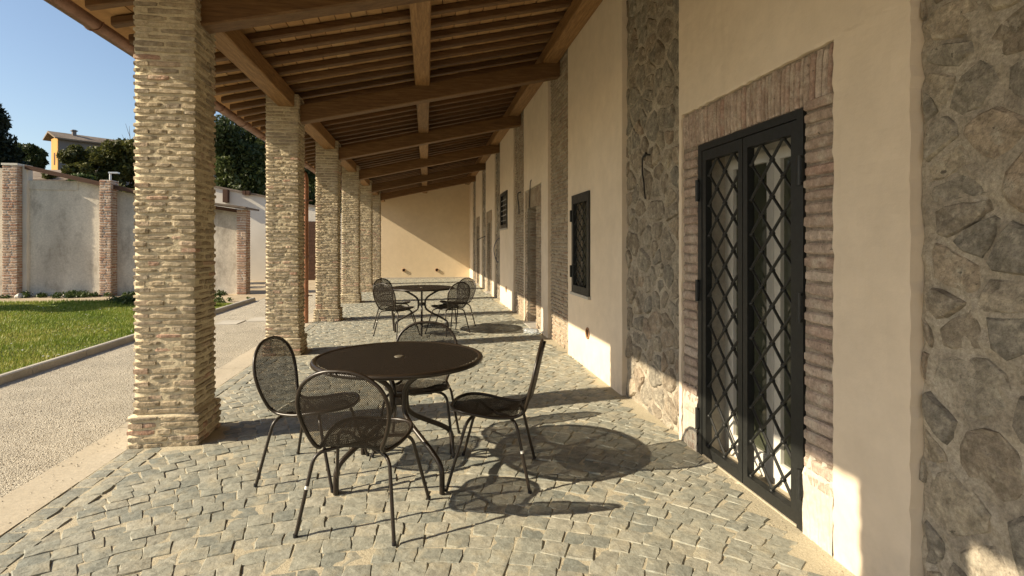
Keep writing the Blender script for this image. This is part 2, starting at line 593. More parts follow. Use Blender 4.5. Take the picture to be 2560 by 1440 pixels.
class Pieces:
    """Alike pieces: single objects while `single` says so, else joined into one part."""
    def __init__(self, variants, mat, name, parent, limit=300, joined=None):
        self.var, self.mat, self.name, self.parent = variants, mat, name, parent
        self.items = []
        self.limit = limit
        self.joined = joined or name

    def add(self, M, rnd, prio=None, vi=None):
        self.items.append((prio, M, rnd, random.randrange(len(self.var)) if vi is None else vi))

    def flush(self, smooth=False):
        meshes = unit_meshes(self.var, self.mat, self.name)
        ind = [i for i in self.items if i[0] is not None]
        ind.sort(key=lambda q: -q[0])
        one = ind[:self.limit]
        rest = ind[self.limit:] + [i for i in self.items if i[0] is None]
        for _p, M, rnd, v in one:
            place(meshes[v], self.name, self.parent, M, rnd)
        if rest:
            b = MB()
            for _p, M, rnd, v in rest:
                vs, fs = self.var[v]
                b.add([M @ Vector(q) for q in vs], fs, rnd)
            stuff(b.build(self.joined, self.mat, self.parent, smooth))


def mat_axes(origin, ax, ay, az):
    M = Matrix.Identity(4)
    for i, a in enumerate((ax, ay, az)):
        M[0][i], M[1][i], M[2][i] = a[0], a[1], a[2]
    M.translation = Vector(origin)
    return M


def brick_matrix(center, along, out, size, rnd=None, tilt=0.02):
    """center of the brick's volume; along/out unit vectors; size = length, depth, height"""
    A, O = Vector(along), Vector(out)
    Z = Vector((0, 0, 1))
    t = random.uniform(-tilt, tilt)
    A2 = A * math.cos(t) + Z * math.sin(t)
    Z2 = -A * math.sin(t) + Z * math.cos(t)
    return mat_axes(center, A2 * size[0], -O * size[1], Z2 * size[2])


def seen(p):
    """rough size in view: one over the distance, nothing behind the camera's plane"""
    d = Vector(p) - Vector((0, 0, CAM_H))
    return 1.0 / max(d.length, .1)


def split_row(L, lo, hi, gap):
    out = []
    x = 0.0
    while x < L - 1e-4:
        l = random.uniform(lo, hi)
        if L - (x + l) < lo * .8:
            if L - x <= hi * 1.25:
                l = L - x
            else:
                l = (L - x) / 2
        out.append((x, min(x + l, L)))
        x += l
    return [(a + (gap / 2 if a > 0 else 0), b - (gap / 2 if b < L - 1e-4 else 0)) for a, b in out]


# ------------------------------------------------------------------ ground
def sheet(name, x0, x1, y0, y1, z, mat, nx=1, ny=1, amp=0.0):
    b = MB()
    vs, fs = [], []
    for j in range(ny + 1):
        for i in range(nx + 1):
            dz = random.uniform(-amp, amp) if amp else 0
            vs.append((x0 + (x1 - x0) * i / nx, y0 + (y1 - y0) * j / ny, z + dz))
    for j in range(ny):
        for i in range(nx):
            a = j * (nx + 1) + i
            fs.append((a, a + 1, a + nx + 2, a + nx + 1))
    b.add(vs, fs)
    return struct(b.build(name, mat, None, True))


PITCH = 3.29
X_OUT, X_IN = -2.09, -1.67          # pillar shaft faces
PLX = 1.88                          # plaster face of the wall
STX = 1.935                         # bare masonry face
Y_END = 23.9
sheet("ground", -900, 900, -600, 1200, -.03, EARTH)
sheet("gravel_path", -4.42, -2.42, -3, 17.2, 0.0, GRAVEL)
sheet("dirt_path", -40, -2.42, 13.6, 30, -.008, EARTH)
def lawn_end(x):
    return 15.35 - 1.5 * min(1, max(0, (x + 8.6) / 3.6))


b = MB()
vs, fs = [], []
for i in range(61):
    x = -40 + 35.5 * i / 60
    for j in range(25):
        vs.append((x, -3 + (lawn_end(x) + random.uniform(-.05, .05) + 3) * j / 24, .03 + random.uniform(-.01, .01)))
for i in range(60):
    for j in range(24):
        q = i * 25 + j
        fs.append((q, q + 25, q + 26, q + 1))
b.add(vs, fs)
struct(b.build("lawn", LAWNBASE, None, True))
pav = sheet("cobbled_pavement", -2.11, 2.05, -3, Y_END + .1, .0052, SAND, 40, 260, .0025)

# kerb along the lawn: several lengths
kb = bpy.data.objects.new("kerb", None)
COL.objects.link(kb)
kb["kind"] = "structure"
y = -3.0
while y < 15.2:
    b = MB()
    y1 = min(y + 1.0, 15.25)
    prof = [(-4.50, -.05), (-4.50, .08), (-4.49, .088), (-4.445, .088), (-4.425, .078), (-4.405, -.05)]
    vs = [(x, yy, z) for yy in (y + .004, y1 - .004) for x, z in prof]
    fs = [(i, i + 1, i + 7, i + 6) for i in range(5)] + [(5, 4, 3, 2, 1, 0), (6, 7, 8, 9, 10, 11)]
    b.add(vs, fs)
    b.build("kerb_stone", KERB, kb)
    y = y1
# travertine border slabs between path and cobbles
tb = bpy.data.objects.new("travertine_border", None)
COL.objects.link(tb)
tb["kind"] = "structure"
y = -3.0
while y < Y_END:
    L = random.uniform(.85, 1.15)
    b = MB()
    b.box(-2.425, -2.113, y + .003, min(y + L, Y_END) - .003, -.06, .008 + random.uniform(-.002, .002))
    b.build("border_slab", TRAV, tb)
    y += L
# manhole slabs set in the path
for i, (x0, x1, y0, y1) in enumerate(((-3.85, -3.45, 10.75, 11.3), (-3.4, -2.95, 11.1, 11.7))):
    b = MB()
    b.box(x0, x1, y0, y1, -.02, .012)
    tag(b.build("access_cover", KERB), ["pale concrete access cover in the gravel path, nearer the kerb", "pale concrete access cover in the gravel path, nearer the brick pillars"][i], "cover", "access covers in the path")

# cobbles
def cob_unit(seed):
    r = random.Random(seed)
    n = 8
    base = [(-.5, -.5), (0, -.52), (.5, -.5), (.52, 0), (.5, .5), (0, .52), (-.5, .5), (-.52, 0)]
    base = [(x + r.uniform(-.055, .055), y + r.uniform(-.055, .055)) for x, y in base]
    vs = [(x, y, -.5) for x, y in base]
    vs += [(x * .985, y * .985, .17 + r.uniform(-.06, .06)) for x, y in base]
    vs += [(x * .915, y * .915, .34 + r.uniform(-.05, .05)) for x, y in base]
    vs += [(r.uniform(-.1, .1), r.uniform(-.1, .1), .40)]
    fs = []
    for k_ in range(2):
        for j in range(n):
            a, b_ = k_ * n + j, k_ * n + (j + 1) % n
            fs.append((a, b_, b_ + n, a + n))
    for j in range(n):
        fs.append((16 + j, 16 + (j + 1) % n, 24))
    return vs, fs


CV = [cob_unit(900 + i) for i in range(16)]
cob = Pieces(CV, COBBLE, "cobblestone", pav, 300, "far_cobblestones")
AR, AXC = 2.64, -.37


def in_view(x, y):
    th = R(8.919)
    zc = x * math.sin(th) + y * math.cos(th)
    xc = x * math.cos(th) - y * math.sin(th)
    if zc < .5:
        return False
    return abs(xc / zc) < 1290 / 1370 and CAM_H / zc * 1370 < 835


def cobble(x, y, rot, w, d):
    z = random.uniform(-.004, .004)
    M = Matrix.Translation((x, y, z - .006)) @ Matrix.Rotation(rot, 4, 'Z') @ Euler((random.uniform(-.03, .03), random.uniform(-.03, .03), 0)).to_matrix().to_4x4() @ Matrix.Diagonal((w, d, .045, 1))
    cob.add(M, random.random(), seen((x, y, 0)) if in_view(x, y) else None)


y0 = -4.2
while y0 < Y_END + .5:
    step = random.uniform(.112, .128)
    a = -math.pi / 4 * 1.02
    th0 = math.asin(max(-1, (-1.9 - AXC) / AR))
    th1 = math.asin(min(1, (1.86 - AXC) / AR))
    t = th0 + random.uniform(0, .04)
    while t < th1:
        wd = random.uniform(.095, .135)
        tm = t + wd / 2 / AR
        x = AXC + AR * math.sin(tm)
        yy = y0 + AR * (math.cos(tm) - 1) + random.uniform(-.006, .006)
        lim = 1.80 + .06 * math.sin(yy * 2.1) + random.uniform(-.03, .03)
        if -1.86 < x < lim and .2 < yy < Y_END - .08:
            blocked = any(X_IN + .10 > x and Y0 - .09 < yy < Y0 + .48 for Y0 in [1.04 + PITCH * q for q in range(7)])
            if not blocked:
                cobble(x, yy, -tm + random.uniform(-.07, .07), wd * .995, step * math.cos(tm * .8) * 1.01)
        t += wd / AR
    y0 += step
yy = .2
while yy < Y_END:
    l = random.uniform(.10, .14)
    for xx in (-2.045, -1.925):
        blocked = any(Y0 - .08 < yy < Y0 + .47 for Y0 in [1.04 + PITCH * q for q in range(7)])
        if not blocked:
            cobble(xx + random.uniform(-.005, .005), yy + l / 2, R(90) + random.uniform(-.05, .05), l * .92, .105)
    yy += l
cob.flush()

# ------------------------------------------------------------------ pillars
def course_heights(ztop):
    out, z = [], 0.0
    while z < ztop - .02:
        h = random.uniform(.044, .053)
        out.append((z, min(z + h, ztop)))
        z += h
    return out


def pillar(i, label, single):
    Y0 = 1.04 + PITCH * i
    x0, x1, y0, y1 = X_OUT, X_IN, Y0, Y0 + .40
    root = thing("brick_pillar", label, "pillar", ((x0 + x1) / 2, (y0 + y1) / 2, 0), "brick pillars along the open side of the portico")
    H = 3.47
    b = MB()
    ins = .0105
    # mortar core: shaft and plinth, finely divided so that it is not flat
    def core(x0, x1, y0, y1, z0, z1):
        nz = max(2, int((z1 - z0) / .024))
        ring = []
        for ax, bx, ay, by in ((x0, x1, y0, y0), (x1, x1, y0, y1), (x1, x0, y1, y1), (x0, x0, y1, y0)):
            for s in range(6):
                t = s / 6
                ring.append((ax + (bx - ax) * t, ay + (by - ay) * t))
        n = len(ring)
        vs, fs = [], []
        for kz in range(nz + 1):
            for (x, y) in ring:
                vs.append((x + random.uniform(-.005, .005), y + random.uniform(-.005, .005), z0 + (z1 - z0) * kz / nz))
        for kz in range(nz):
            for j in range(n):
                a, c = kz * n + j, kz * n + (j + 1) % n
                fs.append((a, c, c + n, a + n))
        fs.append(tuple(range(nz * n, nz * n + n)))
        b.add(vs, fs)
    core(x0 + ins, x1 - ins, y0 + ins, y1 - ins, 0, H)
    core(x0 - .03 + ins, x1 + .03 - ins, y0 - .03 + ins, y1 + .03 - ins, -.02, .235)
    b.build("mortar_core", MORTAR, root, True)
    pc = Pieces(BV, BRICK, "brick", root, 300 if single else 0, "joined_bricks")
    for ci, (z0, z1) in enumerate(course_heights(H - .01)):
        base = z1 < .25
        g = .03 if base else 0.0
        X0, X1, Ya, Yb = x0 - g, x1 + g, y0 - g, y1 + g
        smooth_top = z0 > 2.75
        hh = (z1 - z0) * (random.uniform(.66, .78) if smooth_top else random.uniform(.60, .78))
        zc = (z0 + z1) / 2
        dep = .10
        low = max(0, 1 - z0 / 2.2)

        def col():
            r = random.random()
            if r < .07 + .15 * low * (0.4 + .9 * (math.sin(z0 * 5 + i) > -.2)):
                return random.uniform(.76, 1.0)
            return random.uniform(0, .7)
        for side in range(4):
            full = (ci % 2 == 0) == (side in (0, 2))
            trim = 0 if full else dep - .012
            if side in (0, 2):
                L = X1 - X0 - 2 * trim
                org, al, out_ = (X0 + trim, Ya), (1, 0, 0), (0, -1, 0)
                if side == 2:
                    org, out_ = (X0 + trim, Yb), (0, 1, 0)
            else:
                L = Yb - Ya - 2 * trim
                org, al, out_ = (X1, Ya + trim), (0, 1, 0), (1, 0, 0)
                if side == 3:
                    org, out_ = (X0, Ya + trim), (-1, 0, 0)
            lo_, hi_ = (.15, .27) if smooth_top else (.09, .21)
            for a, c in split_row(L, lo_, hi_, random.uniform(.012, .02)):
                ln = c - a
                if not smooth_top and random.random() < .12 and ln > .08:
                    ln *= .82
                proud = random.uniform(-.004, .002) if smooth_top else random.uniform(-.007, .005)
                h2 = hh * (1 if smooth_top else random.uniform(.82, 1.1))
                cx = org[0] + al[0] * (a + ln / 2) - out_[0] * (dep / 2 - proud)
                cy = org[1] + al[1] * (a + ln / 2) - out_[1] * (dep / 2 - proud)
                M = brick_matrix((cx, cy, zc + random.uniform(-.003, .003)), al, out_, (ln, dep, h2), tilt=.008 if smooth_top else .018)
                vis = side in (0, 1)
                pc.add(M, col(), seen((cx, cy, zc)) if (single and vis) else None)
    pc.flush()
    return root


PILLAR_LABELS = ["brick pillar standing outside the frame, before the nearest visible pillar",
                 "largest brick pillar, its plinth resting on the cobbles beside the nearer table",
                 "second brick pillar from the camera, partly behind the nearest chair's mesh back",
                 "third brick pillar, with the copper downpipe against its outer side",
                 "fourth brick pillar, next after the one with the downpipe",
                 "fifth brick pillar, last but one before the end wall",
                 "farthest and smallest brick pillar, next to the ochre end wall"]
for i in range(7):
    pillar(i, PILLAR_LABELS[i], i in (1, 2, 3))

# ------------------------------------------------------------------ portico roof
roof = thing("portico_roof", "sloping timber portico roof of dark brown beams, joists and flat clay tiles", "roof", (0, 10, 3.5))
SL = .22
def zr(x, base):                       # height of a line parallel to the slope that is `base` at x = -1.83
    return base + SL * (x + 1.83)


def xbeam(x0, x1, yc, w, base, h, name, mat, n=6, rnd=.5, jit=.003):
    b = MB()
    vs, fs = [], []
    for i in range(n + 1):
        x = x0 + (x1 - x0) * i / n
        z = zr(x, base)
        c = .012
        sec = [(-w / 2 + c, 0), (w / 2 - c, 0), (w / 2, c), (w / 2, h - c), (w / 2 - c, h), (-w / 2 + c, h), (-w / 2, h - c), (-w / 2, c)]
        for a, d in sec:
            vs.append((x, yc + a + random.uniform(-jit, jit), z + d + random.uniform(-jit, jit)))
    for i in range(n):
        for j in range(8):
            a, c2 = i * 8 + j, i * 8 + (j + 1) % 8
            fs.append((a, a + 8, c2 + 8, c2))
    fs.append(tuple(range(8)))
    fs.append(tuple(reversed(range(n * 8, n * 8 + 8))))
    b.add(vs, fs, rnd)
    return b.build(name, mat, roof)


def ybeam(y0, y1, xc, w, z, h, name, mat, n=4, rnd=.5, jit=.003):
    b = MB()
    vs, fs = [], []
    for i in range(n + 1):
        y = y0 + (y1 - y0) * i / n
        c = .012
        sec = [(-w / 2 + c, 0), (w / 2 - c, 0), (w / 2, c), (w / 2, h - c), (w / 2 - c, h), (-w / 2 + c, h), (-w / 2, h - c), (-w / 2, c)]
        for a, d in sec:
            vs.append((xc + a + random.uniform(-jit, jit), y, z + d + random.uniform(-jit, jit)))
    for i in range(n):
        for j in range(8):
            a, c2 = i * 8 + j, i * 8 + (j + 1) % 8
            fs.append((a, c2, c2 + 8, a + 8))
    fs.append(tuple(reversed(range(8))))
    fs.append(tuple(range(n * 8, n * 8 + 8)))
    b.add(vs, fs, rnd)
    return b.build(name, mat, roof)


YC = [1.24 + PITCH * i for i in range(7)]
for yc in YC:
    xbeam(-1.72, 1.915, yc, .18, 3.088, .235, "rafter", WOODX, 8, random.random())
ends = [-2.5] + YC + [Y_END]
for i in range(len(ends) - 1):
    a, c = ends[i], ends[i + 1]
    pa = .14 if i > 0 else 0
    pb = .14 if i < len(ends) - 2 else -.02
    ybeam(a + pa, c - pb, -1.83, .21, 3.30, .2, "edge_purlin", WOODY, 4, random.random())
    ybeam(a + .002, c - .002, -.05, .2, zr(-.05, 3.295), .205, "ridge_purlin", WOODY, 4, random.random())
    ybeam(a + .002, c - .002, 1.775, .215, zr(1.775, 3.30), .2, "wall_purlin", WOODY, 4, random.random())
y = -2.45
JOISTS = []
while y < Y_END - .05:
    JOISTS.append(y)
    xbeam(-2.66 + random.uniform(-.03, .03), 1.95, y + random.uniform(-.014, .014), random.uniform(.076, .09), 3.503, .077, "joist", JOISTW, 6, random.random(), .002)
    y += .362
# flat clay tiles lying on the joists
TU = []
for s in range(4):
    r = random.Random(s)
    c = .03
    b_ = MB()
    b_.box(-.5, .5, -.5, .5, -.5, .5)
    TU.append((b_.v, b_.f))
tl = Pieces(TU, TILE, "flat_tile", roof, 300, "far_flat_tiles")
ang = math.atan(SL)
for ji, yj in enumerate(JOISTS[:-1]):
    x = -2.62
    while x < 1.85:
        w = .155
        xm = x + w / 2
        ym = yj + .181
        z = zr(xm, 3.595) + random.uniform(-.003, .003)
        M = Matrix.Translation((xm, ym, z)) @ Matrix.Rotation(-ang, 4, 'Y') @ Euler((random.uniform(-.012, .012), random.uniform(-.02, .02), random.uniform(-.01, .01))).to_matrix().to_4x4() @ Matrix.Diagonal((w * .965, .356, .026, 1))
        d = Vector((xm, ym, z)) - Vector((0, 0, CAM_H))
        th = R(8.919)
        zc = xm * math.sin(th) + ym * math.cos(th)
        xc = xm * math.cos(th) - ym * math.sin(th)
        vis = zc > 1 and -.76 < xc / zc < .3 and (z - CAM_H) / zc * 1370 < 600
        tl.add(M, random.random(), 1 / d.length if vis else None)
        x += w
tl.flush()
b = MB()
vs = []
for x, y in ((-2.81, -2.5), (2.4, -2.5), (2.4, Y_END + .3), (-2.81, Y_END + .3)):
    vs.append((x, y, zr(x, 3.632)))
for x, y in ((-2.81, -2.5), (2.4, -2.5), (2.4, Y_END + .3), (-2.81, Y_END + .3)):
    vs.append((x, y, zr(x, 3.70)))
b.add(vs, [(3, 2, 1, 0), (4, 5, 6, 7), (0, 1, 5, 4), (1, 2, 6, 5), (2, 3, 7, 6), (3, 0, 4, 7)])
b.build("roof_light_block", TILE, roof)  # slab for the rest of the roof cover, added to block leaking sunlight
# curved tiles at the eaves
def coppo(flip):
    vs, fs = [], []
    n = 7
    for k_, (x, s) in enumerate(((-.5, 1.0), (.5, .84))):
        for rr in (1.0, .84):
            for j in range(n):
                a = math.pi * j / (n - 1)
                vs.append((x, math.cos(a) * .5 * s * rr, (math.sin(a) * .5 * s * rr) * (-1 if flip else 1)))
    for j in range(n - 1):
        fs.append((j, j + 1, 2 * n + j + 1, 2 * n + j))
        fs.append((n + j + 1, n + j, 3 * n + j, 3 * n + j + 1))
        fs.append((j + 1, j, n + j, n + j + 1))
        fs.append((2 * n + j, 2 * n + j + 1, 3 * n + j + 1, 3 * n + j))
    return vs, fs


CO = [coppo(False), coppo(True)]
cp = Pieces(CO, COPPI, "curved_tile", roof, 260, "far_curved_tiles")
y = -2.4
while y < Y_END:
    for (dy, vi, dz, ex) in ((0, 1, .078, .03), (.105, 0, .062, 0)):
        M = Matrix.Translation((-2.69 - ex, y + dy + random.uniform(-.006, .006), zr(-2.69, 3.632) + dz + random.uniform(-.006, .006))) @ Matrix.Rotation(-ang, 4, 'Y') @ Matrix.Diagonal((.40, .165, .14, 1))
        cp.add(M, random.random(), seen((-2.7, y, 3.5)) if y > 4.2 else None, vi)
    y += .21
cp.flush()
# gutter (half round, with a bead and straps), hung under the eave
GX, GZ, GR = -2.875, 3.425, .08
gut = thing("eaves_gutter", "half round dark copper gutter hung along the eave of the portico", "gutter", (GX, 10, GZ))
y = -2.5
while y < Y_END - .01:
    y1 = min(y + 3.0, Y_END)
    b = MB()
    n = 12
    vs, fs = [], []
    for yy in (y, y1):
        for rr in (GR, GR - .004):
            for j in range(n + 1):
                a = math.pi + math.pi * j / n
                vs.append((GX + rr * math.cos(a), yy, GZ + rr * math.sin(a)))
    m = n + 1
    for j in range(n):
        fs.append((j + 1, j, 2 * m + j, 2 * m + j + 1))
        fs.append((m + j, m + j + 1, 3 * m + j + 1, 3 * m + j))
        fs.append((j, j + 1, m + j + 1, m + j))
        fs.append((2 * m + j + 1, 2 * m + j, 3 * m + j, 3 * m + j + 1))
    b.add(vs, fs)
    b.tube([(GX - GR - .003, y, GZ + .002), (GX - GR - .003, y1, GZ + .002)], .009, 8)
    b.build("gutter_length", COPPER, gut, True, 40)
    y = y1
y = .4
while y < Y_END:
    b = MB()
    pts = [(GX + (GR + .004) * math.cos(math.pi + math.pi * j / 12), y, GZ + (GR + .004) * math.sin(math.pi + math.pi * j / 12)) for j in range(13)]
    b.tube(pts, .006, 6)
    b.build("strap", COPPER, gut, True)
    y += .98
# downpipe
dp = thing("copper_downpipe", "copper downpipe with swan neck running down beside the third pillar", "pipe", (-2.22, 10.72, 0))
b = MB()
pth = catmull([(GX, 10.72, GZ - .06), (GX, 10.72, GZ - .15), (-2.74, 10.72, GZ - .33), (-2.42, 10.72, GZ - .52), (-2.25, 10.72, GZ - .64), (-2.22, 10.72, GZ - .8), (-2.22, 10.72, 2.3)], 6)
b.tube(pth, .05, 14)
b.build("swan_neck", COPPERP, dp, True, 60)
b = MB()
b.tube([(-2.22, 10.72, 2.33), (-2.22, 10.72, .02)], .048, 14)
b.build("pipe", COPPERP, dp, True, 60)
for z in (2.3, 1.25, .52):
    b = MB()
    b.lathe([(.049, -.02), (.056, -.02), (.056, .02), (.049, .02)], -2.22, 10.72, 14, z)
    b.box(-2.22, -2.10, 10.715, 10.725, z - .01, z + .01)
    b.build("bracket", COPPER, dp)

# ------------------------------------------------------------------ the building wall
bld = thing("farm_building", "long farm building wall of cream plaster bays between bare brick and stone strips", "building", (2.6, 10, 0))
WALLTOP = 4.42


def grid_slab(name, mat, y0, y1, z0, z1, xf, xb, holes=(), step=.3, amp=0.0, rag=0.0, edge_y0=True, edge_y1=True, parent=bld):
    """vertical slab facing -X: front grid, openings with reveals, the end faces."""
    def lines(a, c, cuts):
        base = [a + (c - a) * i / max(1, round((c - a) / step)) for i in range(max(1, round((c - a) / step)) + 1)]
        for q in cuts:
            if a < q < c:
                base = [v for v in base if abs(v - q) > step * .35 or v in (a, c)]
                base.append(q)
        return sorted(set(base))
    ys = lines(y0, y1, [h[k_] for h in holes for k_ in (0, 1)])
    zs = lines(z0, z1, [h[k_] for h in holes for k_ in (2, 3)])
    b = MB()
    ny, nz = len(ys), len(zs)

    def onhole(y, z):
        for h in holes:
            if h[0] - 1e-6 <= y <= h[1] + 1e-6 and h[2] - 1e-6 <= z <= h[3] + 1e-6:
                return True
        return False
    F = {}
    vs = []
    for i, y in enumerate(ys):
        for j, z in enumerate(zs):
            dx = random.uniform(-amp, amp)
            dy = dz = 0
            if rag and i in (0, ny - 1):
                dy = random.uniform(-.004, .004)
            if rag and onhole(y, z):
                dy, dz = random.uniform(-rag, rag), random.uniform(-rag, rag)
                if z <= z0 + 1e-6:
                    dz = 0
                dx += random.uniform(0, rag * .6)
            F[i, j] = len(vs)
            vs.append((xf + dx, y + dy, z + dz))
    B = {}
    for i, y in enumerate(ys):
        for j, z in enumerate(zs):
            B[i, j] = len(vs)
            v = vs[F[i, j]]
            vs.append((xb, v[1], v[2]))
    fs = []

    def cell_open(i, j):
        if i < 0 or j < 0 or i >= ny - 1 or j >= nz - 1:
            return None
        yc, zc = (ys[i] + ys[i + 1]) / 2, (zs[j] + zs[j + 1]) / 2
        return any(h[0] < yc < h[1] and h[2] < zc < h[3] for h in holes)
    for i in range(ny - 1):
        for j in range(nz - 1):
            if cell_open(i, j):
                for (di, dj, a, c) in ((-1, 0, (i, j), (i, j + 1)), (1, 0, (i + 1, j + 1), (i + 1, j)), (0, -1, (i + 1, j), (i, j)), (0, 1, (i, j + 1), (i + 1, j + 1))):
                    if cell_open(i + di, j + dj) is False:
                        fs.append((F[a], F[c], B[c], B[a]))
                continue
            fs.append((F[i, j], F[i, j + 1], F[i + 1, j + 1], F[i + 1, j]))
    for j in range(nz - 1):
        if edge_y0 and not cell_open(0, j):
            fs.append((F[0, j + 1], F[0, j], B[0, j], B[0, j + 1]))
        if edge_y1 and not cell_open(ny - 2, j):
            fs.append((F[ny - 1, j], F[ny - 1, j + 1], B[ny - 1, j + 1], B[ny - 1, j]))
    b.add(vs, fs)
    return b.build(name, mat, parent)


b = MB()
b.box(2.42, 6.5, -3, Y_END + .3, 0, 5.2)
b.build("inner_wall", DARK, bld)
XB = 2.44
# masonry strips: (y0, y1, kind)
STRIPS = [(.62, 1.885, 'stone'), (3.88, 5.09, 'stone'), (7.14, 8.36, 'brick'), (10.5, 11.78, 'brick'), (13.98, 15.08, 'stone'), (17.38, 18.62, 'stone'), (20.95, 22.25, 'stone')]
# plaster bays: y0, y1, openings cut in the plaster
BAYS = [(-3, .62, []),
        (1.885, 3.88, [(2.30, 3.84, 0, 2.43)]),
        (5.09, 7.14, [(6.15, 6.86, .88, 2.09)]),
        (8.36, 10.5, [(8.88, 10.42, 0, 2.5)]),
        (11.78, 13.98, [(12.66, 13.78, 1.88, 2.74)]),
        (15.08, 17.38, [(15.75, 17.30, 0, 2.5)]),
        (18.62, 20.95, [(19.35, 20.88, 0, 2.5)]),
        (22.25, Y_END, [])]
for i, (a, c, h) in enumerate(BAYS):
    door = bool(h) and h[0][2] == 0
    grid_slab("plaster_panel", PLASTER, a, c, -.02, WALLTOP, PLX, 1.985 if door else XB, h, .045 if i in (1, 3) else .22, .0012, .006 if door else 0)

# ---- irregular rubble stones
def clip(poly, px, py, nx, ny):
    out = []
    for i in range(len(poly)):
        a, c = poly[i], poly[(i + 1) % len(poly)]
        da = (a[0] - px) * nx + (a[1] - py) * ny
        dc = (c[0] - px) * nx + (c[1] - py) * ny
        if da <= 0:
            out.append(a)
        if da * dc < 0:
            t = da / (da - dc)
            out.append((a[0] + (c[0] - a[0]) * t, a[1] + (c[1] - a[1]) * t))
    return out


def cells(y0, y1, z0, z1, size, flat=1.6):
    S = []
    area = (y1 - y0 + size) * (z1 - z0 + size)
    tries = int(area / (size * size) * 14)
    for _ in range(tries):
        p = (random.uniform(y0 - size * .5, y1 + size * .5), random.uniform(z0 - size * .5, z1 + size * .5))
        rad = size * random.choice((.45, .55, .7, .9, 1.2, 1.45))
        if all(((p[0] - q[0]) / flat) ** 2 + (p[1] - q[1]) ** 2 > (.5 * (rad + q[2])) ** 2 for q in S):
            S.append((p[0], p[1], rad))
    res = []
    for a in S:
        if not (y0 - size * .3 < a[0] < y1 + size * .3 and z0 - size * .3 < a[1] < z1 + size * .3):
            continue
        poly = [(y0, z0), (y1, z0), (y1, z1), (y0, z1)]
        for c in S:
            if c is a:
                continue
            dy, dz = c[0] - a[0], c[1] - a[1]
            d2 = dy * dy + dz * dz
            if d2 > (size * 4.0) ** 2:
                continue
            t_ = .5 + .35 * (a[2] / (a[2] + c[2]) - .5)
            poly = clip(poly, a[0] + dy * t_, a[1] + dz * t_, dy, dz)
            if len(poly) < 3:
                break
        if len(poly) >= 3:
            res.append(poly)
    return res


def stone_faces(poly, xm, gap, proud):
    n = len(poly)
    cy, cz = sum(p[0] for p in poly) / n, sum(p[1] for p in poly) / n
    per = []
    for i in range(n):
        a, c = poly[i], poly[(i + 1) % n]
        L = math.hypot(c[0] - a[0], c[1] - a[1])
        m = max(1, round(L / .07))
        for s in range(m):
            per.append((a[0] + (c[0] - a[0]) * s / m, a[1] + (c[1] - a[1]) * s / m))
    while len(per) > 13:
        per.pop(random.randrange(len(per)))
    if len(per) < 4:
        return None
    # round the corners, shrink for the joint
    q = []
    m = len(per)
    for i in range(m):
        p, a, c = per[i], per[i - 1], per[(i + 1) % m]
        y, z = p[0] * .7 + (a[0] + c[0]) * .15 + random.uniform(-.006, .006), p[1] * .7 + (a[1] + c[1]) * .15 + random.uniform(-.006, .006)
        d = math.hypot(y - cy, z - cz)
        if d < gap * 1.6:
            return None
        s = (d - gap * random.uniform(.6, 1.3)) / d
        q.append((cy + (y - cy) * s, cz + (z - cz) * s))
    m = len(q)
    ty, tz = random.uniform(-.05, .05), random.uniform(-.06, .06)
    def xx(y, z, d):
        return xm - d - (y - cy) * ty - (z - cz) * tz
    vs = [(xm + .03, y, z) for y, z in q]
    vs += [(xx(y, z, proud * .3 + random.uniform(-.004, .004)), cy + (y - cy) * .90, cz + (z - cz) * .90) for y, z in q]
    vs += [(xx(y, z, proud + random.uniform(-.006, .006)), cy + (y - cy) * .80, cz + (z - cz) * .80) for y, z in q]
    vs += [(xm - proud - random.uniform(0, .01), cy, cz)]
    fs = []
    for k_ in range(2):
        for j in range(m):
            a, c = k_ * m + j, k_ * m + (j + 1) % m
            fs.append((a, a + m, c + m, c))
    for j in range(m):
        fs.append((2 * m + j, 3 * m, 2 * m + (j + 1) % m))
    return vs, fs


def rubble(y0, y1, size, single, name):
    pl = grid_slab(name, OLDMORTAR, y0 + .002, y1 - .002, -.02, WALLTOP, STX, XB, (), .05 if single else .2, .008)
    allb = MB()
    for poly in cells(y0 - .05, y1 + .05, -.04, WALLTOP, size):
        poly2 = []
        ok = all(y0 - .01 <= p[0] <= y1 + .01 for p in poly)
        poly2 = [(min(max(p[0], y0 + .004), y1 - .004), p[1]) for p in poly]
        st = stone_faces(poly2, STX, random.uniform(.002, .010), random.uniform(.003, .022))
        if st is None:
            continue
        rn = random.random()
        if single:
            b = MB()
            b.add(st[0], st[1], rn)
            b.build("stone", STONE, pl, False)
        else:
            allb.add(st[0], st[1], rn)
    if not single:
        stuff(allb.build("joined_stones", STONE, pl))
    return pl


def brick_row_wall(parent, pc, y0, y1, z0, z1, ch, lo, hi, xf, prio, zig=0.0):
    z = z0
    while z < z1:
        h = ch * random.uniform(.88, 1.12)
        for a, c in split_row(y1 - y0, lo, hi, .014):
            hh = h * random.uniform(.62, .80)
            M = brick_matrix((xf + .05 + random.uniform(-.008, .004), y0 + (a + c) / 2, z + h / 2 + random.uniform(-.004, .004) + zig * math.sin((y0 + a) * 4 + z)), (0, 1, 0), (-1, 0, 0), (c - a, .10, hh), tilt=.025)
            pc.add(M, random.random(), prio(y0 + a, z) if prio else None)
        z += h


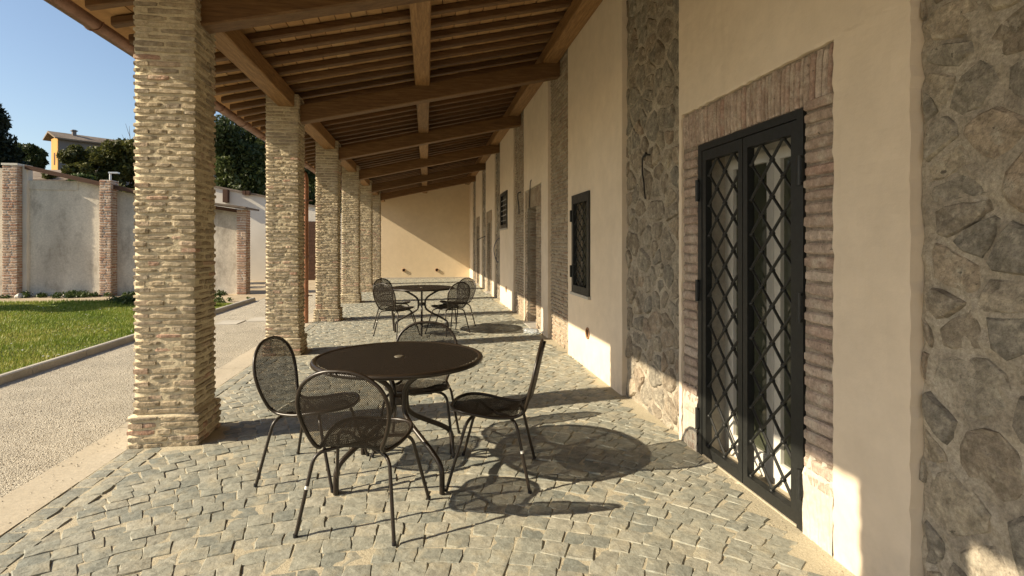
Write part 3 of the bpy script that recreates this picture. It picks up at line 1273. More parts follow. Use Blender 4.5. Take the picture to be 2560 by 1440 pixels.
for i, (a, c, kind) in enumerate(STRIPS):
    if kind == 'stone':
        rubble(a, c, .165 if i == 0 else .165 if i == 1 else .2, i < 2, "stone_strip")
    else:
        pl = grid_slab("brick_strip", MORTAR if False else OLDMORTAR, a + .002, c - .002, -.02, WALLTOP, STX, XB, (), .1, .004)
        pc = Pieces(BV, PALEBRICK, "brick", pl, 300 if i == 2 else 0, "joined_bricks")
        brick_row_wall(pl, pc, a + .01, c - .01, 0, WALLTOP - .03, .056, .13, .26, STX - .014, (lambda y, z: 1 / (1 + abs(z - 1.2))) if i == 2 else None, .004)
        pc.flush()


# ---- door surrounds
def surround(y0, y1, ztop, o0, o1, oz, single, mat, thin):
    name = "brick_surround"
    pl = grid_slab(name, SURMORTAR if single else OLDMORTAR, y0 - .012, y1 + .012, -.02, ztop + .012, PLX + .026, XB, [(o0, o1, -.02, oz)], .06 if single else .15, .004, .004 if single else 0)
    pc = Pieces(BC if single else BV, mat, "brick", pl, 300 if single else 0, "joined_bricks")
    def pr(y, z):
        return 1.0 / (.2 + y) if single else None
    xf = PLX + .012
    for (a, c) in ((y0, o0 - .006), (o1 + .006, y1)):
        z = .0
        while z < oz + (.02 if not single else -.02):
            h = (.066 if single else .06) * random.uniform(.9, 1.1)
            rows = split_row(c - a, .12, .28, .008)
            for s, e in rows:
                M = brick_matrix((xf + .05 + random.uniform(-.007, .006), a + (s + e) / 2, z + h / 2), (0, 1, 0), (-1, 0, 0), (e - s, .10, h * (random.uniform(.78, .88) if single else random.uniform(.72, .86))), tilt=.012)
                pc.add(M, random.random(), pr(a + s, z))
            z += h
    # outer ends beside the soldier course
    # soldier course
    y = y0 + .02
    zb = oz + .005
    mid = (y0 + y1) / 2
    while y < y1 - .02:
        w = thin * random.uniform(.8, 1.25)
        lean = (y + w / 2 - mid) * .10
        A = Vector((0, math.sin(lean), math.cos(lean)))
        Zv = Vector((0, -math.cos(lean), math.sin(lean)))
        L = (ztop - zb) * random.uniform(.93, 1.0)
        M = mat_axes((xf + .05 + random.uniform(-.006, .006), y + w / 2, zb + L / 2), A * L, Vector((1, 0, 0)) * .10, Zv * (w * .84))
        pc.add(M, min(1, random.random() + .08), pr(y, 2.3))
        y += w
    pc.flush()
    return pl


surround(2.305, 3.835, 2.425, 2.52, 3.62, 2.17, True, OLDBRICK, .037)
for (y0, y1, o0, o1) in ((8.9, 10.4, 9.39, 10.2), (15.78, 17.28, 16.30, 17.05), (19.38, 20.86, 19.9, 20.6)):
    pl = surround(y0, y1, 2.48, o0, o1, 2.15, False, PALEBRICK, .05)
    # brick courses on the far reveal of the opening
    rv = MB()
    z = 0
    while z < 2.1:
        h = .058
        for s, e in split_row(.46, .14, .3, .012):
            M = brick_matrix((1.95 + (s + e) / 2, o1 + .042 + random.uniform(-.006, .006), z + h / 2), (1, 0, 0), (0, -1, 0), (e - s, .10, h * .76), tilt=.03)
            vs, fs = random.choice(BV)
            rv.add([M @ Vector(q) for q in vs], fs, random.random())
        z += h
    stuff(rv.build("reveal_bricks", PALEBRICK, pl))
    b = MB()
    b.box(2.34, 2.40, o0 - .1, o1 + .1, 0, 2.15)
    b.build("dark_door", TIMBER, pl)
    b = MB()
    b.box(1.80, 2.36, o0 + .004, o1 - .004, -.02, .022)
    b.build("threshold", SILL, pl)

# patches of old lime render over the foot of the near jambs
for (a, c) in ((2.31, 2.518), (3.622, 3.83)):
    b = MB()
    n_ = 14
    vs, fs = [], []
    for i in range(n_ + 1):
        y = a + (c - a) * i / n_
        top = .42 + .05 * math.sin(i * 1.1 + a) + random.uniform(-.025, .025)
        for j in range(9):
            z = -.01 + (top + .01) * j / 8
            x = PLX + .008 + random.uniform(-.004, .005) + (.018 if j == 8 else 0)
            vs.append((x, y, z))
    for i in range(n_):
        for j in range(8):
            q = i * 9 + j
            fs.append((q, q + 1, q + 10, q + 9))
    b.add(vs, fs)
    b.build("lime_render_patch", REVEAL, bld)

# ---- near doorway: limewashed reveal lining, glazed white door, iron gate
dw = bpy.data.objects.new("glazed_door", None)
COL.objects.link(dw)
dw.parent = bld
DX = 2.10
b = MB()
b.box(1.955, 2.42, 3.612, 3.66, 0, 2.2)
b.box(1.955, 2.42, 2.48, 2.528, 0, 2.2)
b.box(1.955, 2.42, 2.528, 3.612, 2.162, 2.2)
b.build("reveal_lining", REVEAL, dw)
b = MB()
b.box(1.90, 2.42, 2.529, 3.611, -.03, .012)
b.build("threshold", TRAV, dw)
b = MB()
for a, c in ((2.53, 2.585), (3.555, 3.61)):
    b.box(DX, DX + .07, a, c, .012, 2.16)
b.box(DX, DX + .07, 2.585, 3.555, 2.06, 2.16)
b.box(DX, DX + .07, 2.585, 3.555, .012, .05)
b.build("door_frame", WHITE, dw)
for (a, c) in ((2.587, 3.045), (3.049, 3.553)):
    b = MB()
    b.box(DX - .012, DX + .045, a, a + .065, .055, 2.055)
    b.box(DX - .012, DX + .045, c - .065, c, .055, 2.055)
    b.box(DX - .012, DX + .045, a + .065, c - .065, 1.985, 2.055)
    b.box(DX - .012, DX + .045, a + .065, c - .065, .055, .16)
    lf = b.build("door_leaf", WHITE, dw)
    b = MB()
    b.box(DX + .012, DX + .02, a + .064, c - .064, .159, 1.986)
    b.build("pane", GLASS, lf)


def lattice(parent, y0, y1, z0, z1, x, ny2, nz2, r, knots=True):
    """crossing diagonal bars; ny2 / nz2 = half diamonds across / up"""
    dy, dz = (y1 - y0) / ny2, (z1 - z0) / nz2
    for d in (1, -1):
        for k_ in range(-nz2, nz2 + ny2 + 1):
            if k_ % 2:
                continue
            pts = []
            for i in range(ny2 + 1):
                j = k_ + d * i if d == 1 else k_ - i
                pts.append((i, j))
            pts = [(i, j) for i, j in pts if 0 <= j <= nz2]
            if len(pts) < 2:
                continue
            b = MB()
            off = .004 * d
            b.tube([(x + off, y0 + i * dy, z0 + j * dz) for i, j in pts], r, 6)
            b.build("lattice_bar", IRON, parent, True, 50)
    b = MB()
    b.lathe([(.0, -.014), (r * 1.7, -.010), (r * 2.0, 0), (r * 1.7, .010), (0, .014)], 0, 0, 8)
    me = b.mesh("lattice_knuckle", True)
    me.materials.append(IRON)
    allk = MB()
    for i in range(ny2 + 1):
        for j in range(nz2 + 1):
            if (i + j) % 2 == 0:
                M = Matrix.Translation((x, y0 + i * dy, z0 + j * dz))
                if knots:
                    place(me, "lattice_knuckle", parent, M, 0)
                else:
                    allk.add([M @ Vector(q) for q in b.v], b.f)
    if not knots:
        stuff(allk.build("lattice_knuckles", IRON, parent, True))


gate = bpy.data.objects.new("iron_gate", None)
COL.objects.link(gate)
gate.parent = bld
gate.location = (0, 0, 0)
GXF = 1.895
b = MB()
fw = .05
b.box(GXF, GXF + .045, 2.525, 2.525 + fw, .005, 2.168)
b.box(GXF, GXF + .045, 3.615 - fw, 3.615, .005, 2.168)
b.box(GXF, GXF + .045, 2.525 + fw, 3.615 - fw, 2.168 - .045, 2.168)
b.build("gate_frame", IRON, gate)
for (a, c) in ((2.58, 3.066), (3.074, 3.56)):
    b = MB()
    w = .045
    xa, xb2 = GXF + .004, GXF + .05
    b.box(xa, xb2, a, a + w, .02, 2.118)
    b.box(xa, xb2, c - w, c, .02, 2.118)
    b.box(xa, xb2, a + w, c - w, 2.05, 2.118)
    b.box(xa, xb2, a + w, c - w, .02, .085)
    b.build("gate_leaf", IRON, gate)
    lattice(gate, a + w, c - w, .085, 2.05, GXF + .032, 4, 19, .0085)
for yv in (2.535, 3.605):
    for z in (.25, 1.15, 1.85):
        b = MB()
        b.tube([(GXF - .012, yv, z - .075), (GXF - .012, yv, z + .075)], .013, 10)
        b.box(GXF - .012, GXF + .003, yv - .02, yv + .02, z - .06, z + .06)
        b.build("hinge", IRON, gate, True, 40)

# ---- barred windows
def window(y0, y1, z0, z1, diamond):
    w = bpy.data.objects.new("barred_window", None)
    COL.objects.link(w)
    w.parent = bld
    b = MB()
    xf = PLX - .022
    f = .06
    b.box(xf, xf + .05, y0 - .02, y0 + f, z0 - .01, z1 + .01)
    b.box(xf, xf + .05, y1 - f, y1 + .02, z0 - .01, z1 + .01)
    b.box(xf, xf + .05, y0 + f, y1 - f, z1 - .10 if diamond else z1 - f, z1 + .01)
    b.box(xf, xf + .05, y0 + f, y1 - f, z0 - .01, z0 + f + .02)
    b.build("grille_frame", IRON, w)
    if diamond:
        lattice(w, y0 + f, y1 - f, z0 + f + .02, z1 - .10, xf + .03, 6, 16, .006, False)
        for z in (z0 + .25, z1 - .25):
            b = MB()
            b.box(xf - .02, xf + .012, y1 + .0, y1 + .035, z - .075, z + .075)
            b.build("hinge", IRON, w)
    else:
        n = 4
        for i in range(1, n):
            b = MB()
            yy = y0 + f + (y1 - y0 - 2 * f) * i / n
            b.tube([(xf + .025, yy, z0 + f), (xf + .025, yy, z1 - f)], .008, 6)
            b.build("grille_bar", IRON, w, True, 50)
        for i in range(1, 6):
            b = MB()
            zz = z0 + f + (z1 - z0 - 2 * f) * i / 6
            b.tube([(xf + .025, y0 + f, zz), (xf + .025, y1 - f, zz)], .007, 6)
            b.build("grille_bar", GALV, w, True, 50)
    b = MB()
    b.box(PLX + .12, PLX + .13, y0 + .0, y1, z0, z1)
    b.build("pane", GLASS, w)
    b = MB()
    b.box(PLX - .035, PLX + .15, y0 - .05, y1 + .06, z0 - .045, z0 - .012)
    b.build("sill", SILL, w)


window(6.15, 6.86, .88, 2.09, True)
window(12.66, 13.78, 1.88, 2.74, False)


def vent(parent, c, axis, r=.055, grid=True):
    """round clay vent: ring and little grid"""
    v = bpy.data.objects.new("round_vent", None)
    COL.objects.link(v)
    v.parent = parent
    b = MB()
    b.lathe([(r, .0), (r + .012, .0), (r + .014, .012), (r + .004, .018), (r - .004, .012), (r - .006, -.06)], 0, 0, 20)
    for k_ in range(-3, 4):
        o = k_ * r / 3.5
        L = math.sqrt(max(0, r * r - o * o))
        b.box(o - .0035, o + .0035, -L, L, -.004, .004)
        b.box(-L, L, o - .0035, o + .0035, -.003, .003)
    if axis == 'x':
        b.v = [(c[0] - z, c[1] + x, c[2] + y) for x, y, z in b.v]
    else:
        b.v = [(c[0] + x, c[1] - z, c[2] + y) for x, y, z in b.v]
    b.build("vent_grid", VENT, v)
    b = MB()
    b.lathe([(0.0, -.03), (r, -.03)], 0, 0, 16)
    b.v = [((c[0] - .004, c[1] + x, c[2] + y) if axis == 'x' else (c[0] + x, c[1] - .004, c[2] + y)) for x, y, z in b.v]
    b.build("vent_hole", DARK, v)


vent(bld, (PLX, 6.22, .432), 'x')
vent(bld, (PLX, 12.83, .42), 'x')

# ---- end wall
endw = thing("end_wall", "ochre plastered end wall closing the far end of the portico, half in sun", "wall", (0, Y_END, 0))
b = MB()
b.box(-2.12, 2.4, Y_END, Y_END + .3, -.02, 4.4)
b.build("plaster_panel", OCHRE, endw)
b = MB()
b.box(-2.10, PLX - .004, Y_END - .012, Y_END - .001, -.02, .07)
b.build("base_band", SILL, endw)
for x in (-.935, .463):
    v = bpy.data.objects.new("pipe_stub", None)
    COL.objects.link(v)
    v.parent = endw
    b = MB()
    n = 16
    b.lathe([(.05, .0), (.07, .0), (.072, .045), (.06, .045), (.052, .0)], 0, 0, n)
    b.v = [(x + a, Y_END - z, .385 + c) for a, c, z in b.v]
    b.build("clay_ring", VENT, v, True, 40)
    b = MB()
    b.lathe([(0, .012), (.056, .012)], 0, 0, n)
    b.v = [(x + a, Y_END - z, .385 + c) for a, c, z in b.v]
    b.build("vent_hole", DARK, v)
bpy.context.view_layer.update()

# ------------------------------------------------------------------ chair
CTRL = [(0, -.312, .848), (.07, -.309, .843), (.14, -.302, .818), (.20, -.290, .768), (.230, -.276, .705), (.236, -.262, .64), (.224, -.245, .57), (.200, -.226, .50),
        (.178, -.208, .452), (.172, -.172, .424), (.186, -.12, .416), (.208, -.03, .42), (.222, .06, .436), (.215, .14, .447), (.178, .205, .45), (.10, .25, .446), (0, .264, .44)]
half = catmull(CTRL, 6)
full = half + [Vector((-p.x, p.y, p.z)) for p in reversed(half[1:-1])]
# unrolled centre line
ss = [0.0]
for i in range(1, len(half)):
    ss.append(ss[-1] + math.hypot(half[i].y - half[i - 1].y, half[i].z - half[i - 1].z))
SS = np.array(ss)
HW = np.array([p.x for p in half])
PY = np.array([p.y for p in half])
PZ = np.array([p.z for p in half])
SJ = float(np.interp(.424, PZ[:70][::-1], SS[:70][::-1])) if False else SS[int(np.argmin(np.abs(PY + .172) + np.abs(PZ - .424)))]


def sheet_pt(x, s):
    hw = max(1e-4, float(np.interp(s, SS, HW)))
    y = float(np.interp(s, SS, PY))
    z = float(np.interp(s, SS, PZ))
    t = 1 - min(1, (x / hw) ** 2)
    kb_ = min(1, max(0, (SJ - s) / .12))
    ks = min(1, max(0, (s - SJ) / .12))
    return (x, y - .028 * t * kb_, z - .018 * t * ks + .012 * t * (1 - kb_) * (1 - ks))


def diag_mesh(inside, u0, u1, v0, v1, pitch, width, mapf, seg=.03, thick=None):
    """two families of thin strips at 45 degrees clipped to inside(u, v)"""
    vs, fs = [], []
    c = math.sqrt(.5)
    ext = abs(u1 - u0) + abs(v1 - v0)
    for d in (1, -1):
        n = int(ext / pitch / 1.0)
        for k_ in range(-n, n + 1):
            o = k_ * pitch
            # line: point = centre + normal*o + dir*t
            cu, cv = (u0 + u1) / 2, (v0 + v1) / 2
            dirv = (c, c * d)
            nor = (-c * d, c)
            bu, bv = cu + nor[0] * o, cv + nor[1] * o
            t = -ext / 2
            run = []
            st = seg / 4
            cnt = 0
            while t <= ext / 2 + st:
                pu, pv = bu + dirv[0] * t, bv + dirv[1] * t
                ok = inside(pu, pv)
                if ok:
                    run.append((pu, pv))
                if (not ok or t + st > ext / 2 + st) and run:
                    if len(run) > 1:
                        keep = run[::4]
                        if keep[-1] != run[-1]:
                            keep.append(run[-1])
                        base = len(vs)
                        for (a, e) in keep:
                            vs.append(mapf(a - nor[0] * width / 2, e - nor[1] * width / 2))
                            vs.append(mapf(a + nor[0] * width / 2, e + nor[1] * width / 2))
                        m_ = len(keep)
                        for q in range(m_ - 1):
                            fs.append((base + 2 * q, base + 2 * q + 2, base + 2 * q + 3, base + 2 * q + 1))
                        if thick:
                            b2 = len(vs)
                            for w_ in vs[base:b2]:
                                vs.append((w_[0] + thick[0], w_[1] + thick[1], w_[2] + thick[2]))
                            for q in range(m_ - 1):
                                for e_ in (0, 1):
                                    fs.append((base + 2 * q + e_, base + 2 * q + 2 + e_, b2 + 2 * q + 2 + e_, b2 + 2 * q + e_))
                    run = []
                t += st
    return vs, fs


def chair_proto():
    root = thing("mesh_chair", "x", "chair", (0, 0, 0))
    b = MB()
    b.tube(full, .0105, 8, closed=True)
    b.build("frame", BRONZE, root, True)
    Lb = SS[-1]
    for nm, sa, sb in (("backrest", 0, SJ), ("seat", SJ, Lb)):
        vs, fs = diag_mesh(lambda u, v: sa <= v <= sb and abs(u) <= float(np.interp(v, SS, HW)), -.24, .24, sa, sb, .0064, .0024, sheet_pt, .03, (0, .0009, 0) if nm == 'backrest' else (0, 0, -.0009))
        b = MB()
        b.add(vs, fs)
        b.build(nm, MESHM, root)
    for sx in (-1, 1):
        for (top, bend, foot) in ((((.10, -.10, .403)), (.20, -.165, .392), (.257, -.25, 0)), (((.10, .08, .412)), (.215, .13, .405), (.28, .245, 0))):
            p0 = Vector((top[0] * sx, top[1], top[2]))
            p1 = Vector((bend[0] * sx, bend[1], bend[2]))
            p2 = Vector((foot[0] * sx, foot[1], foot[2]))
            d2 = (p2 - p1).normalized()
            d1 = (p0 - p1).normalized()
            pts = [p0]
            for t in np.linspace(0, 1, 8):
                a, c = p1 + d1 * .06, p1 + d2 * .06
                pts.append(a * (1 - t) ** 2 + p1 * 2 * t * (1 - t) + c * t ** 2)
            pts.append(p2)
            b = MB()
            b.tube(pts, .0098, 8)
            lg = b.build("leg", BRONZE, root, True, 50)
            if sx < 0 and foot[1] < 0:
                b = MB()
                c_ = p1.lerp(p2, .42) - d2 * .0
                b.tube([c_ - d2 * .008, c_ + d2 * .008], .0104, 8)
                b.build("label_sticker", STICK, lg, True, 50)
            b = MB()
            b.tube([p2 + Vector((0, 0, .016)) - d2 * .0, p2], .0118, 8)
            b.build("foot_cap", CABLE, lg, True, 50)
    b = MB()
    b.tube([(-.10, -.10, .403), (-.05, -.03, .400), (.04, .04, .404), (.10, .08, .412)], .0095, 8)
    b.tube([(.10, -.10, .390), (.05, -.03, .385), (-.04, .04, .388), (-.10, .08, .396)], .0095, 8)
    b.build("under_frame", BRONZE, root, True, 50)
    return root


def copy_tree(src, loc, rz, label, group):
    r = src.copy()
    COL.objects.link(r)
    r.location = loc
    r.rotation_euler = (0, 0, rz)
    r["label"] = label
    r["group"] = group
    for ch in list(src.children):
        c = ch.copy()
        COL.objects.link(c)
        c.parent = r
        for g in ch.children:
            d = g.copy()
            COL.objects.link(d)
            d.parent = c
    return r


def ang_of(dx, dy):
    return math.atan2(dy, dx) - math.pi / 2


G1 = "mesh chairs around the two portico tables"
CH = [(-.324, 3.03, .147, .474, "brown mesh chair nearest the camera, its back to the viewer, at the nearer table"),
      (-.707, 3.69, .44, -.12, "brown mesh chair at the nearer table, on its pillar side, seat turned to the table"),
      (.424, 3.474, -.51, .13, "brown mesh chair at the nearer table on the iron gate side, seen in profile"),
      (-.045, 4.06, -.09, -.5, "brown mesh chair behind the nearer table, facing the camera, half hidden by the tabletop"),
      (-.47, 9.0, .67, .74, "small brown mesh chair at the farther table, nearer pair, on the pillar side"),
      (.36, 9.1, -.63, .77, "small brown mesh chair at the farther table, nearer pair, on the wall side"),
      (-.55, 9.85, .75, -.62, "small brown mesh chair behind the farther table on the pillar side"),
      (.52, 9.86, -.74, -.6, "small brown mesh chair behind the farther table on the wall side")]
proto = chair_proto()
for i, (x, y, dx, dy, lab) in enumerate(CH):
    rz = ang_of(dx, dy)
    if i == 0:
        first = (x, y, rz, lab)
        continue
    copy_tree(proto, (x, y, .012), rz, lab, G1)
proto.location = (first[0], first[1], .012)
proto.rotation_euler = (0, 0, first[2])
proto["label"] = first[3]
proto["group"] = G1

# ------------------------------------------------------------------ tables
def table_proto():
    root = thing("round_table", "x", "table", (0, 0, 0))
    RT = .535
    b = MB()
    b.lathe([(RT - .035, .722), (RT - .012, .715), (RT, .722), (RT + .004, .733), (RT - .002, .744), (RT - .014, .748), (RT - .026, .744), (RT - .035, .736), (RT - .035, .722)], 0, 0, 72)
    b.build("rim", BRONZE, root, True)
    vs, fs = diag_mesh(lambda u, v: .03 < math.hypot(u, v) < RT - .028, -RT, RT, -RT, RT, .0082, .0039, lambda u, v: (u, v, .7415), .06, (0, 0, -.0012))
    b = MB()
    b.add(vs, fs)
    b.build("tabletop", MESHM, root)
    b = MB()
    b.lathe([(0, .748), (.022, .748), (.031, .745), (.033, .738), (.033, .72), (0, .72)], 0, 0, 24)
    b.build("centre_cap", STICK if False else VENTCAP, root, True)
    for q in range(4):
        a = math.pi / 2 * q
        prof = [(.44, .716), (.34, .708), (.24, .672), (.12, .60), (.068, .545), (.055, .49), (.055, .44), (.072, .385), (.13, .335), (.24, .275), (.34, .222), (.405, .178), (.432, .135), (.437, .08), (.437, 0)]
        pts = catmull([(r_ * math.cos(a), r_ * math.sin(a), z) for r_, z in prof], 4)
        b = MB()
        b.tube(pts, .0165, 10)
        b.build("leg", BRONZE, root, True, 50)
    b = MB()
    b.lathe([(0, .49), (.046, .49), (.048, .47), (.048, .455), (.046, .44), (0, .44)], 0, 0, 20)
    b.build("leg_collar", BRONZE, root, True, 40)
    b = MB()
    for q in range(2):
        a = math.pi / 2 * q + math.pi / 4
        m = Matrix.Rotation(math.pi / 2 * q, 4, 'Z')
        b.box(-RT + .03, RT - .03, -.012, .012, .708 + .001 * q, .728 + .001 * q, 0, m)
    b.build("top_brace", BRONZE, root)
    return root


k = NT("pale_cap_plastic")
VENTCAP = k.fin((.11, .095, .07), .5, .4)
tp = table_proto()
copy_tree(tp, (-.07, 9.32, .012), R(0), "smaller looking round brown mesh table farther along the portico", "round tables under the portico")
tp.location = (-.17, 3.585, .012)
tp.rotation_euler = (0, 0, R(37))
tp["label"] = "round brown metal mesh table nearer the camera, beside the largest pillar"
tp["group"] = "round tables under the portico"

# ------------------------------------------------------------------ cables, bottle
def cable(name, pts, mat, label, r=.006, group="loose electric cables hanging from the wall"):
    b = MB()
    b.tube(catmull(pts, 6), r, 6)
    return tag(b.build(name, mat, None, True), label, "cable", group)


cb = cable("electric_cable", [(1.94, 4.50, 2.25), (1.87, 4.52, 2.245), (1.875, 4.57, 2.20), (1.89, 4.61, 2.165), (1.885, 4.595, 2.10), (1.89, 4.575, 2.02), (1.89, 4.565, 1.95), (1.885, 4.53, 1.87)], CABLE,
           "black cable with taped end dangling from the stone strip beside the iron gate", .007)
b = MB()
b.tube([(1.872, 4.478, 2.258), (1.872, 4.52, 2.238)], .012, 8)
b.build("taped_end", CABLE, cb)
cable("electric_cable", [(1.92, 11.05, 2.55), (1.86, 11.05, 2.52), (1.87, 11.12, 2.40), (1.88, 11.08, 2.27), (1.87, 11.0, 2.10)], CABLE, "black cable dangling from the brick strip past the second doorway", .012)
cable("electric_cable", [(1.90, 9.75, 2.66), (1.86, 9.7, 2.60), (1.87, 9.82, 2.4), (1.87, 9.86, 2.2), (1.89, 9.9, 2.14)], CABLE, "thin cable looping over the lintel of the doorway beyond the barred window", .008)
cable("electric_cable", [(1.92, 14.3, 1.65), (1.86, 14.4, 1.60), (1.80, 14.55, 1.42), (1.81, 14.62, 1.25), (1.86, 14.55, 1.05), (1.92, 14.5, 1.0)], CABLEB, "dark blue conduit loop sticking out of the far stone strip", .009)
cable("electric_cable", [(1.93, 17.9, 1.75), (1.80, 18.0, 1.70), (1.70, 18.3, 1.62)], CABLE, "black conduit stub poking from the stone strip near the last doorways", .014)

bt = thing("plastic_bottle", "crumpled clear plastic bottle lying at the wall foot by the doorway", "bottle", (1.72, 8.78, .05))
b = MB()
prof = [(0, -.13), (.035, -.128), (.042, -.12), (.041, -.07), (.036, -.05), (.042, -.03), (.042, .03), (.037, .045), (.042, .06), (.04, .085), (.022, .115), (.014, .13), (.014, .15)]
b.lathe(prof, 0, 0, 16)
vv = []
for x, y, z in b.v:
    s = 1 + .12 * math.sin(z * 90 + x * 60)
    vv.append((1.72 + z * 1.25 * .8 + y * s * .4, 8.78 - z * 1.25 * .6 + y * s * 1.2, .055 + x * s * 1.25))
b.v = vv
b.build("bottle_body", PLASTIC, bt, True)
b = MB()
b.lathe([(0, .16), (.017, .158), (.017, .135), (0, .135)], 0, 0, 12)
b.v = [(1.72 + z * 1.0 + y * .4, 8.78 - z * .75 + y * 1.2, .055 + x * 1.25) for x, y, z in b.v]
b.build("cap", WHITE, bt)

# ------------------------------------------------------------------ garden wall across the lawn
gw = thing("garden_wall", "weathered grey plaster garden wall with brick piers and a sloping dark verge board", "wall", (-8.5, 17.4, 0))


def pier(x0, x1, ztop, yf, depth):
    m = MB()
    m.box(x0 + .01, x1 - .01, yf + .01, yf + depth, -.05, ztop)
    p = m.build("brick_pier", PIERMORTAR, gw)
    pc = Pieces(BV, PIERBRICK, "brick", p, 120, "joined_bricks")
    z = 0
    while z < ztop - .05:
        h = random.uniform(.062, .085)
        for a, c in split_row(x1 - x0, .09, .24, .016):
            M = brick_matrix((x0 + (a + c) / 2, yf + .05 + random.uniform(-.006, .006), z + h / 2), (1, 0, 0), (0, -1, 0), (c - a, .10, h * random.uniform(.72, .85)), tilt=.03)
            pc.add(M, random.random(), 1)
        for a, c in split_row(depth - .06, .14, .26, .016):
            M = brick_matrix((x1 - .05, yf + .06 + (a + c) / 2, z + h / 2), (0, 1, 0), (1, 0, 0), (c - a, .10, h * .78), tilt=.03)
            pc.add(M, random.uniform(.3, 1), None)
        z += h
    pc.flush()


pier(-11.68, -11.31, 3.70, 17.3, .42)
pier(-9.225, -8.92, 3.33, 17.3, .42)
pier(-5.54, -5.28, 2.52, 17.3, .42)


def panel(pts, y0=17.62, y1=17.8):
    b = MB()
    n = len(pts)
    vs = [(x, y0, z) for x, z in pts] + [(x, y1, z) for x, z in pts]
    fs = [tuple(range(n)), tuple(reversed(range(n, 2 * n)))] + [(i, n + i, n + (i + 1) % n, (i + 1) % n) for i in range(n)]
    b.add(vs, fs)
    b.build("plaster_panel", SHEDPL, gw)


panel([(-20, -.05), (-11.5, -.05), (-11.5, 3.6), (-20, 4.6)])
panel([(-11.5, -.05), (-9.1, -.05), (-9.1, 3.16), (-9.95, 3.31), (-11.5, 3.31)])
panel([(-9.1, -.05), (-5.4, -.05), (-5.4, 2.40), (-9.1, 3.08)])
b = MB()
b.box(-11.5, -9.95, 17.60, 17.64, 3.05, 3.315)
b.build("coping_band", SHEDPL, gw)
# rounded white plaster edge of the tall pier
b = MB()
b.box(-11.70, -11.30, 17.29, 17.75, 3.70, 3.755)
b.box(-11.305, -11.20, 17.5, 17.75, -.02, 3.74)
b.build("white_edging", HWHITE, gw)
def slopebar(name, xa, za, xb, zb, y0, y1, h, mat, parent):
    b = MB()
    vs = [(xa, y0, za - h), (xb, y0, zb - h), (xb, y1, zb - h), (xa, y1, za - h), (xa, y0, za), (xb, y0, zb), (xb, y1, zb), (xa, y1, za)]
    b.add(vs, [(3, 2, 1, 0), (4, 5, 6, 7), (0, 1, 5, 4), (1, 2, 6, 5), (2, 3, 7, 6), (3, 0, 4, 7)])
    return b.build(name, mat, parent)


slopebar("verge_board", -11.2, 3.73, -6.3, 2.60, 17.42, 17.60, .12, TIMBER, gw)
slopebar("low_roof", -6.9, 2.80, -5.22, 2.585, 17.05, 18.4, .05, HROOF, gw)
slopebar("verge_board", -6.9, 2.74, -5.55, 2.53, 17.35, 17.5, .10, TIMBER, gw)
# stones lying at the pier foot
for i, (x, y, s, lab) in enumerate(((-11.15, 17.15, .13, "whitish stone lying at the foot of the tallest garden pier"), (-10.0, 17.1, .09, "small pale stone among the weeds below the plaster panel"))):
    b = MB()
    st = random.Random(i)
    for a in range(3):
        pass
    b.lathe([(.0, 0), (1, .0), (1.05, .35), (.7, .75), (.0, .9)], 0, 0, 9)
    b.v = [(x + p[0] * s * (1 + .25 * math.sin(p[1] * 3)), y + p[1] * s * .7, p[2] * s * (1 + .2 * math.cos(p[0] * 4))) for p in b.v]
    tag(b.build("loose_stone", SILL), lab, "stone", "loose stones below the garden wall")

# white house beyond
wh = thing("white_house", "low white plastered house behind the garden wall with a sloping tiled roof", "house", (-5.5, 24, 0))
b = MB()
pts = [(-9.6, -.05), (-2.6, -.05), (-2.6, 2.55), (-4.6, 3.05), (-8.6, 3.83), (-9.6, 4.0)]
n = len(pts)
b.add([(x, 24, z) for x, z in pts] + [(x, 24.3, z) for x, z in pts], [tuple(range(n)), tuple(reversed(range(n, 2 * n)))] + [(i, n + i, n + (i + 1) % n, (i + 1) % n) for i in range(n)])
b.build("wall", HWHITE, wh)
slopebar("roof", -9.7, 4.12, -4.5, 3.10, 23.92, 29, .07, HROOF, wh)
b = MB()
b.box(-5.4, -3.9, 23.96, 24.0, 0, 2.45)
b.build("door", TIMBER, wh)
for x in (-8.05, -7.2, -7.35):
    b = MB()
    z = 3.05 if x < -8 else 3.42
    b.box(x - .06, x + .06, 23.8, 24.0, z + .1, z + .26) if x > -8 else b.box(x - .09, x + .09, 23.75, 24.0, 3.2, 3.72)
    b.build("beam_end", TIMBER, wh)

# street lamp
lp = thing("street_lamp", "thin grey lamp post with a flat arm in front of the bushes", "lamp", (-10.33, 20, 0))
b = MB()
b.tube([(-10.33, 20, 0), (-10.33, 20, 3.86)], .035, 8)
b.build("post", GALV, lp, True, 40)
b = MB()
b.box(-10.36, -10.08, 19.93, 20.07, 3.83, 3.88)
b.build("lamp_head", GALV, lp)

# hillside and houses on it
b = MB()
nx, ny = 40, 12
vs, fs = [], []
for j in range(ny + 1):
    for i in range(nx + 1):
        x = -120 + 160 * i / nx
        y = 30 + 110 * j / ny
        t = min(1, max(0, (y - 30) / 16)) * min(1, max(0, (6 - x) / 12))
        vs.append((x, y, -.1 + 5.2 * t + random.uniform(-.15, .15) * t))
for j in range(ny):
    for i in range(nx):
        a = j * (nx + 1) + i
        fs.append((a, a + 1, a + nx + 2, a + nx + 1))
b.add(vs, fs)
struct(b.build("hillside", HILL, None, True))


def hpt(A, d, w, s, t, z):
    return (A[0] + d[0] * s + w[0] * t, A[1] + d[1] * s + w[1] * t, z)


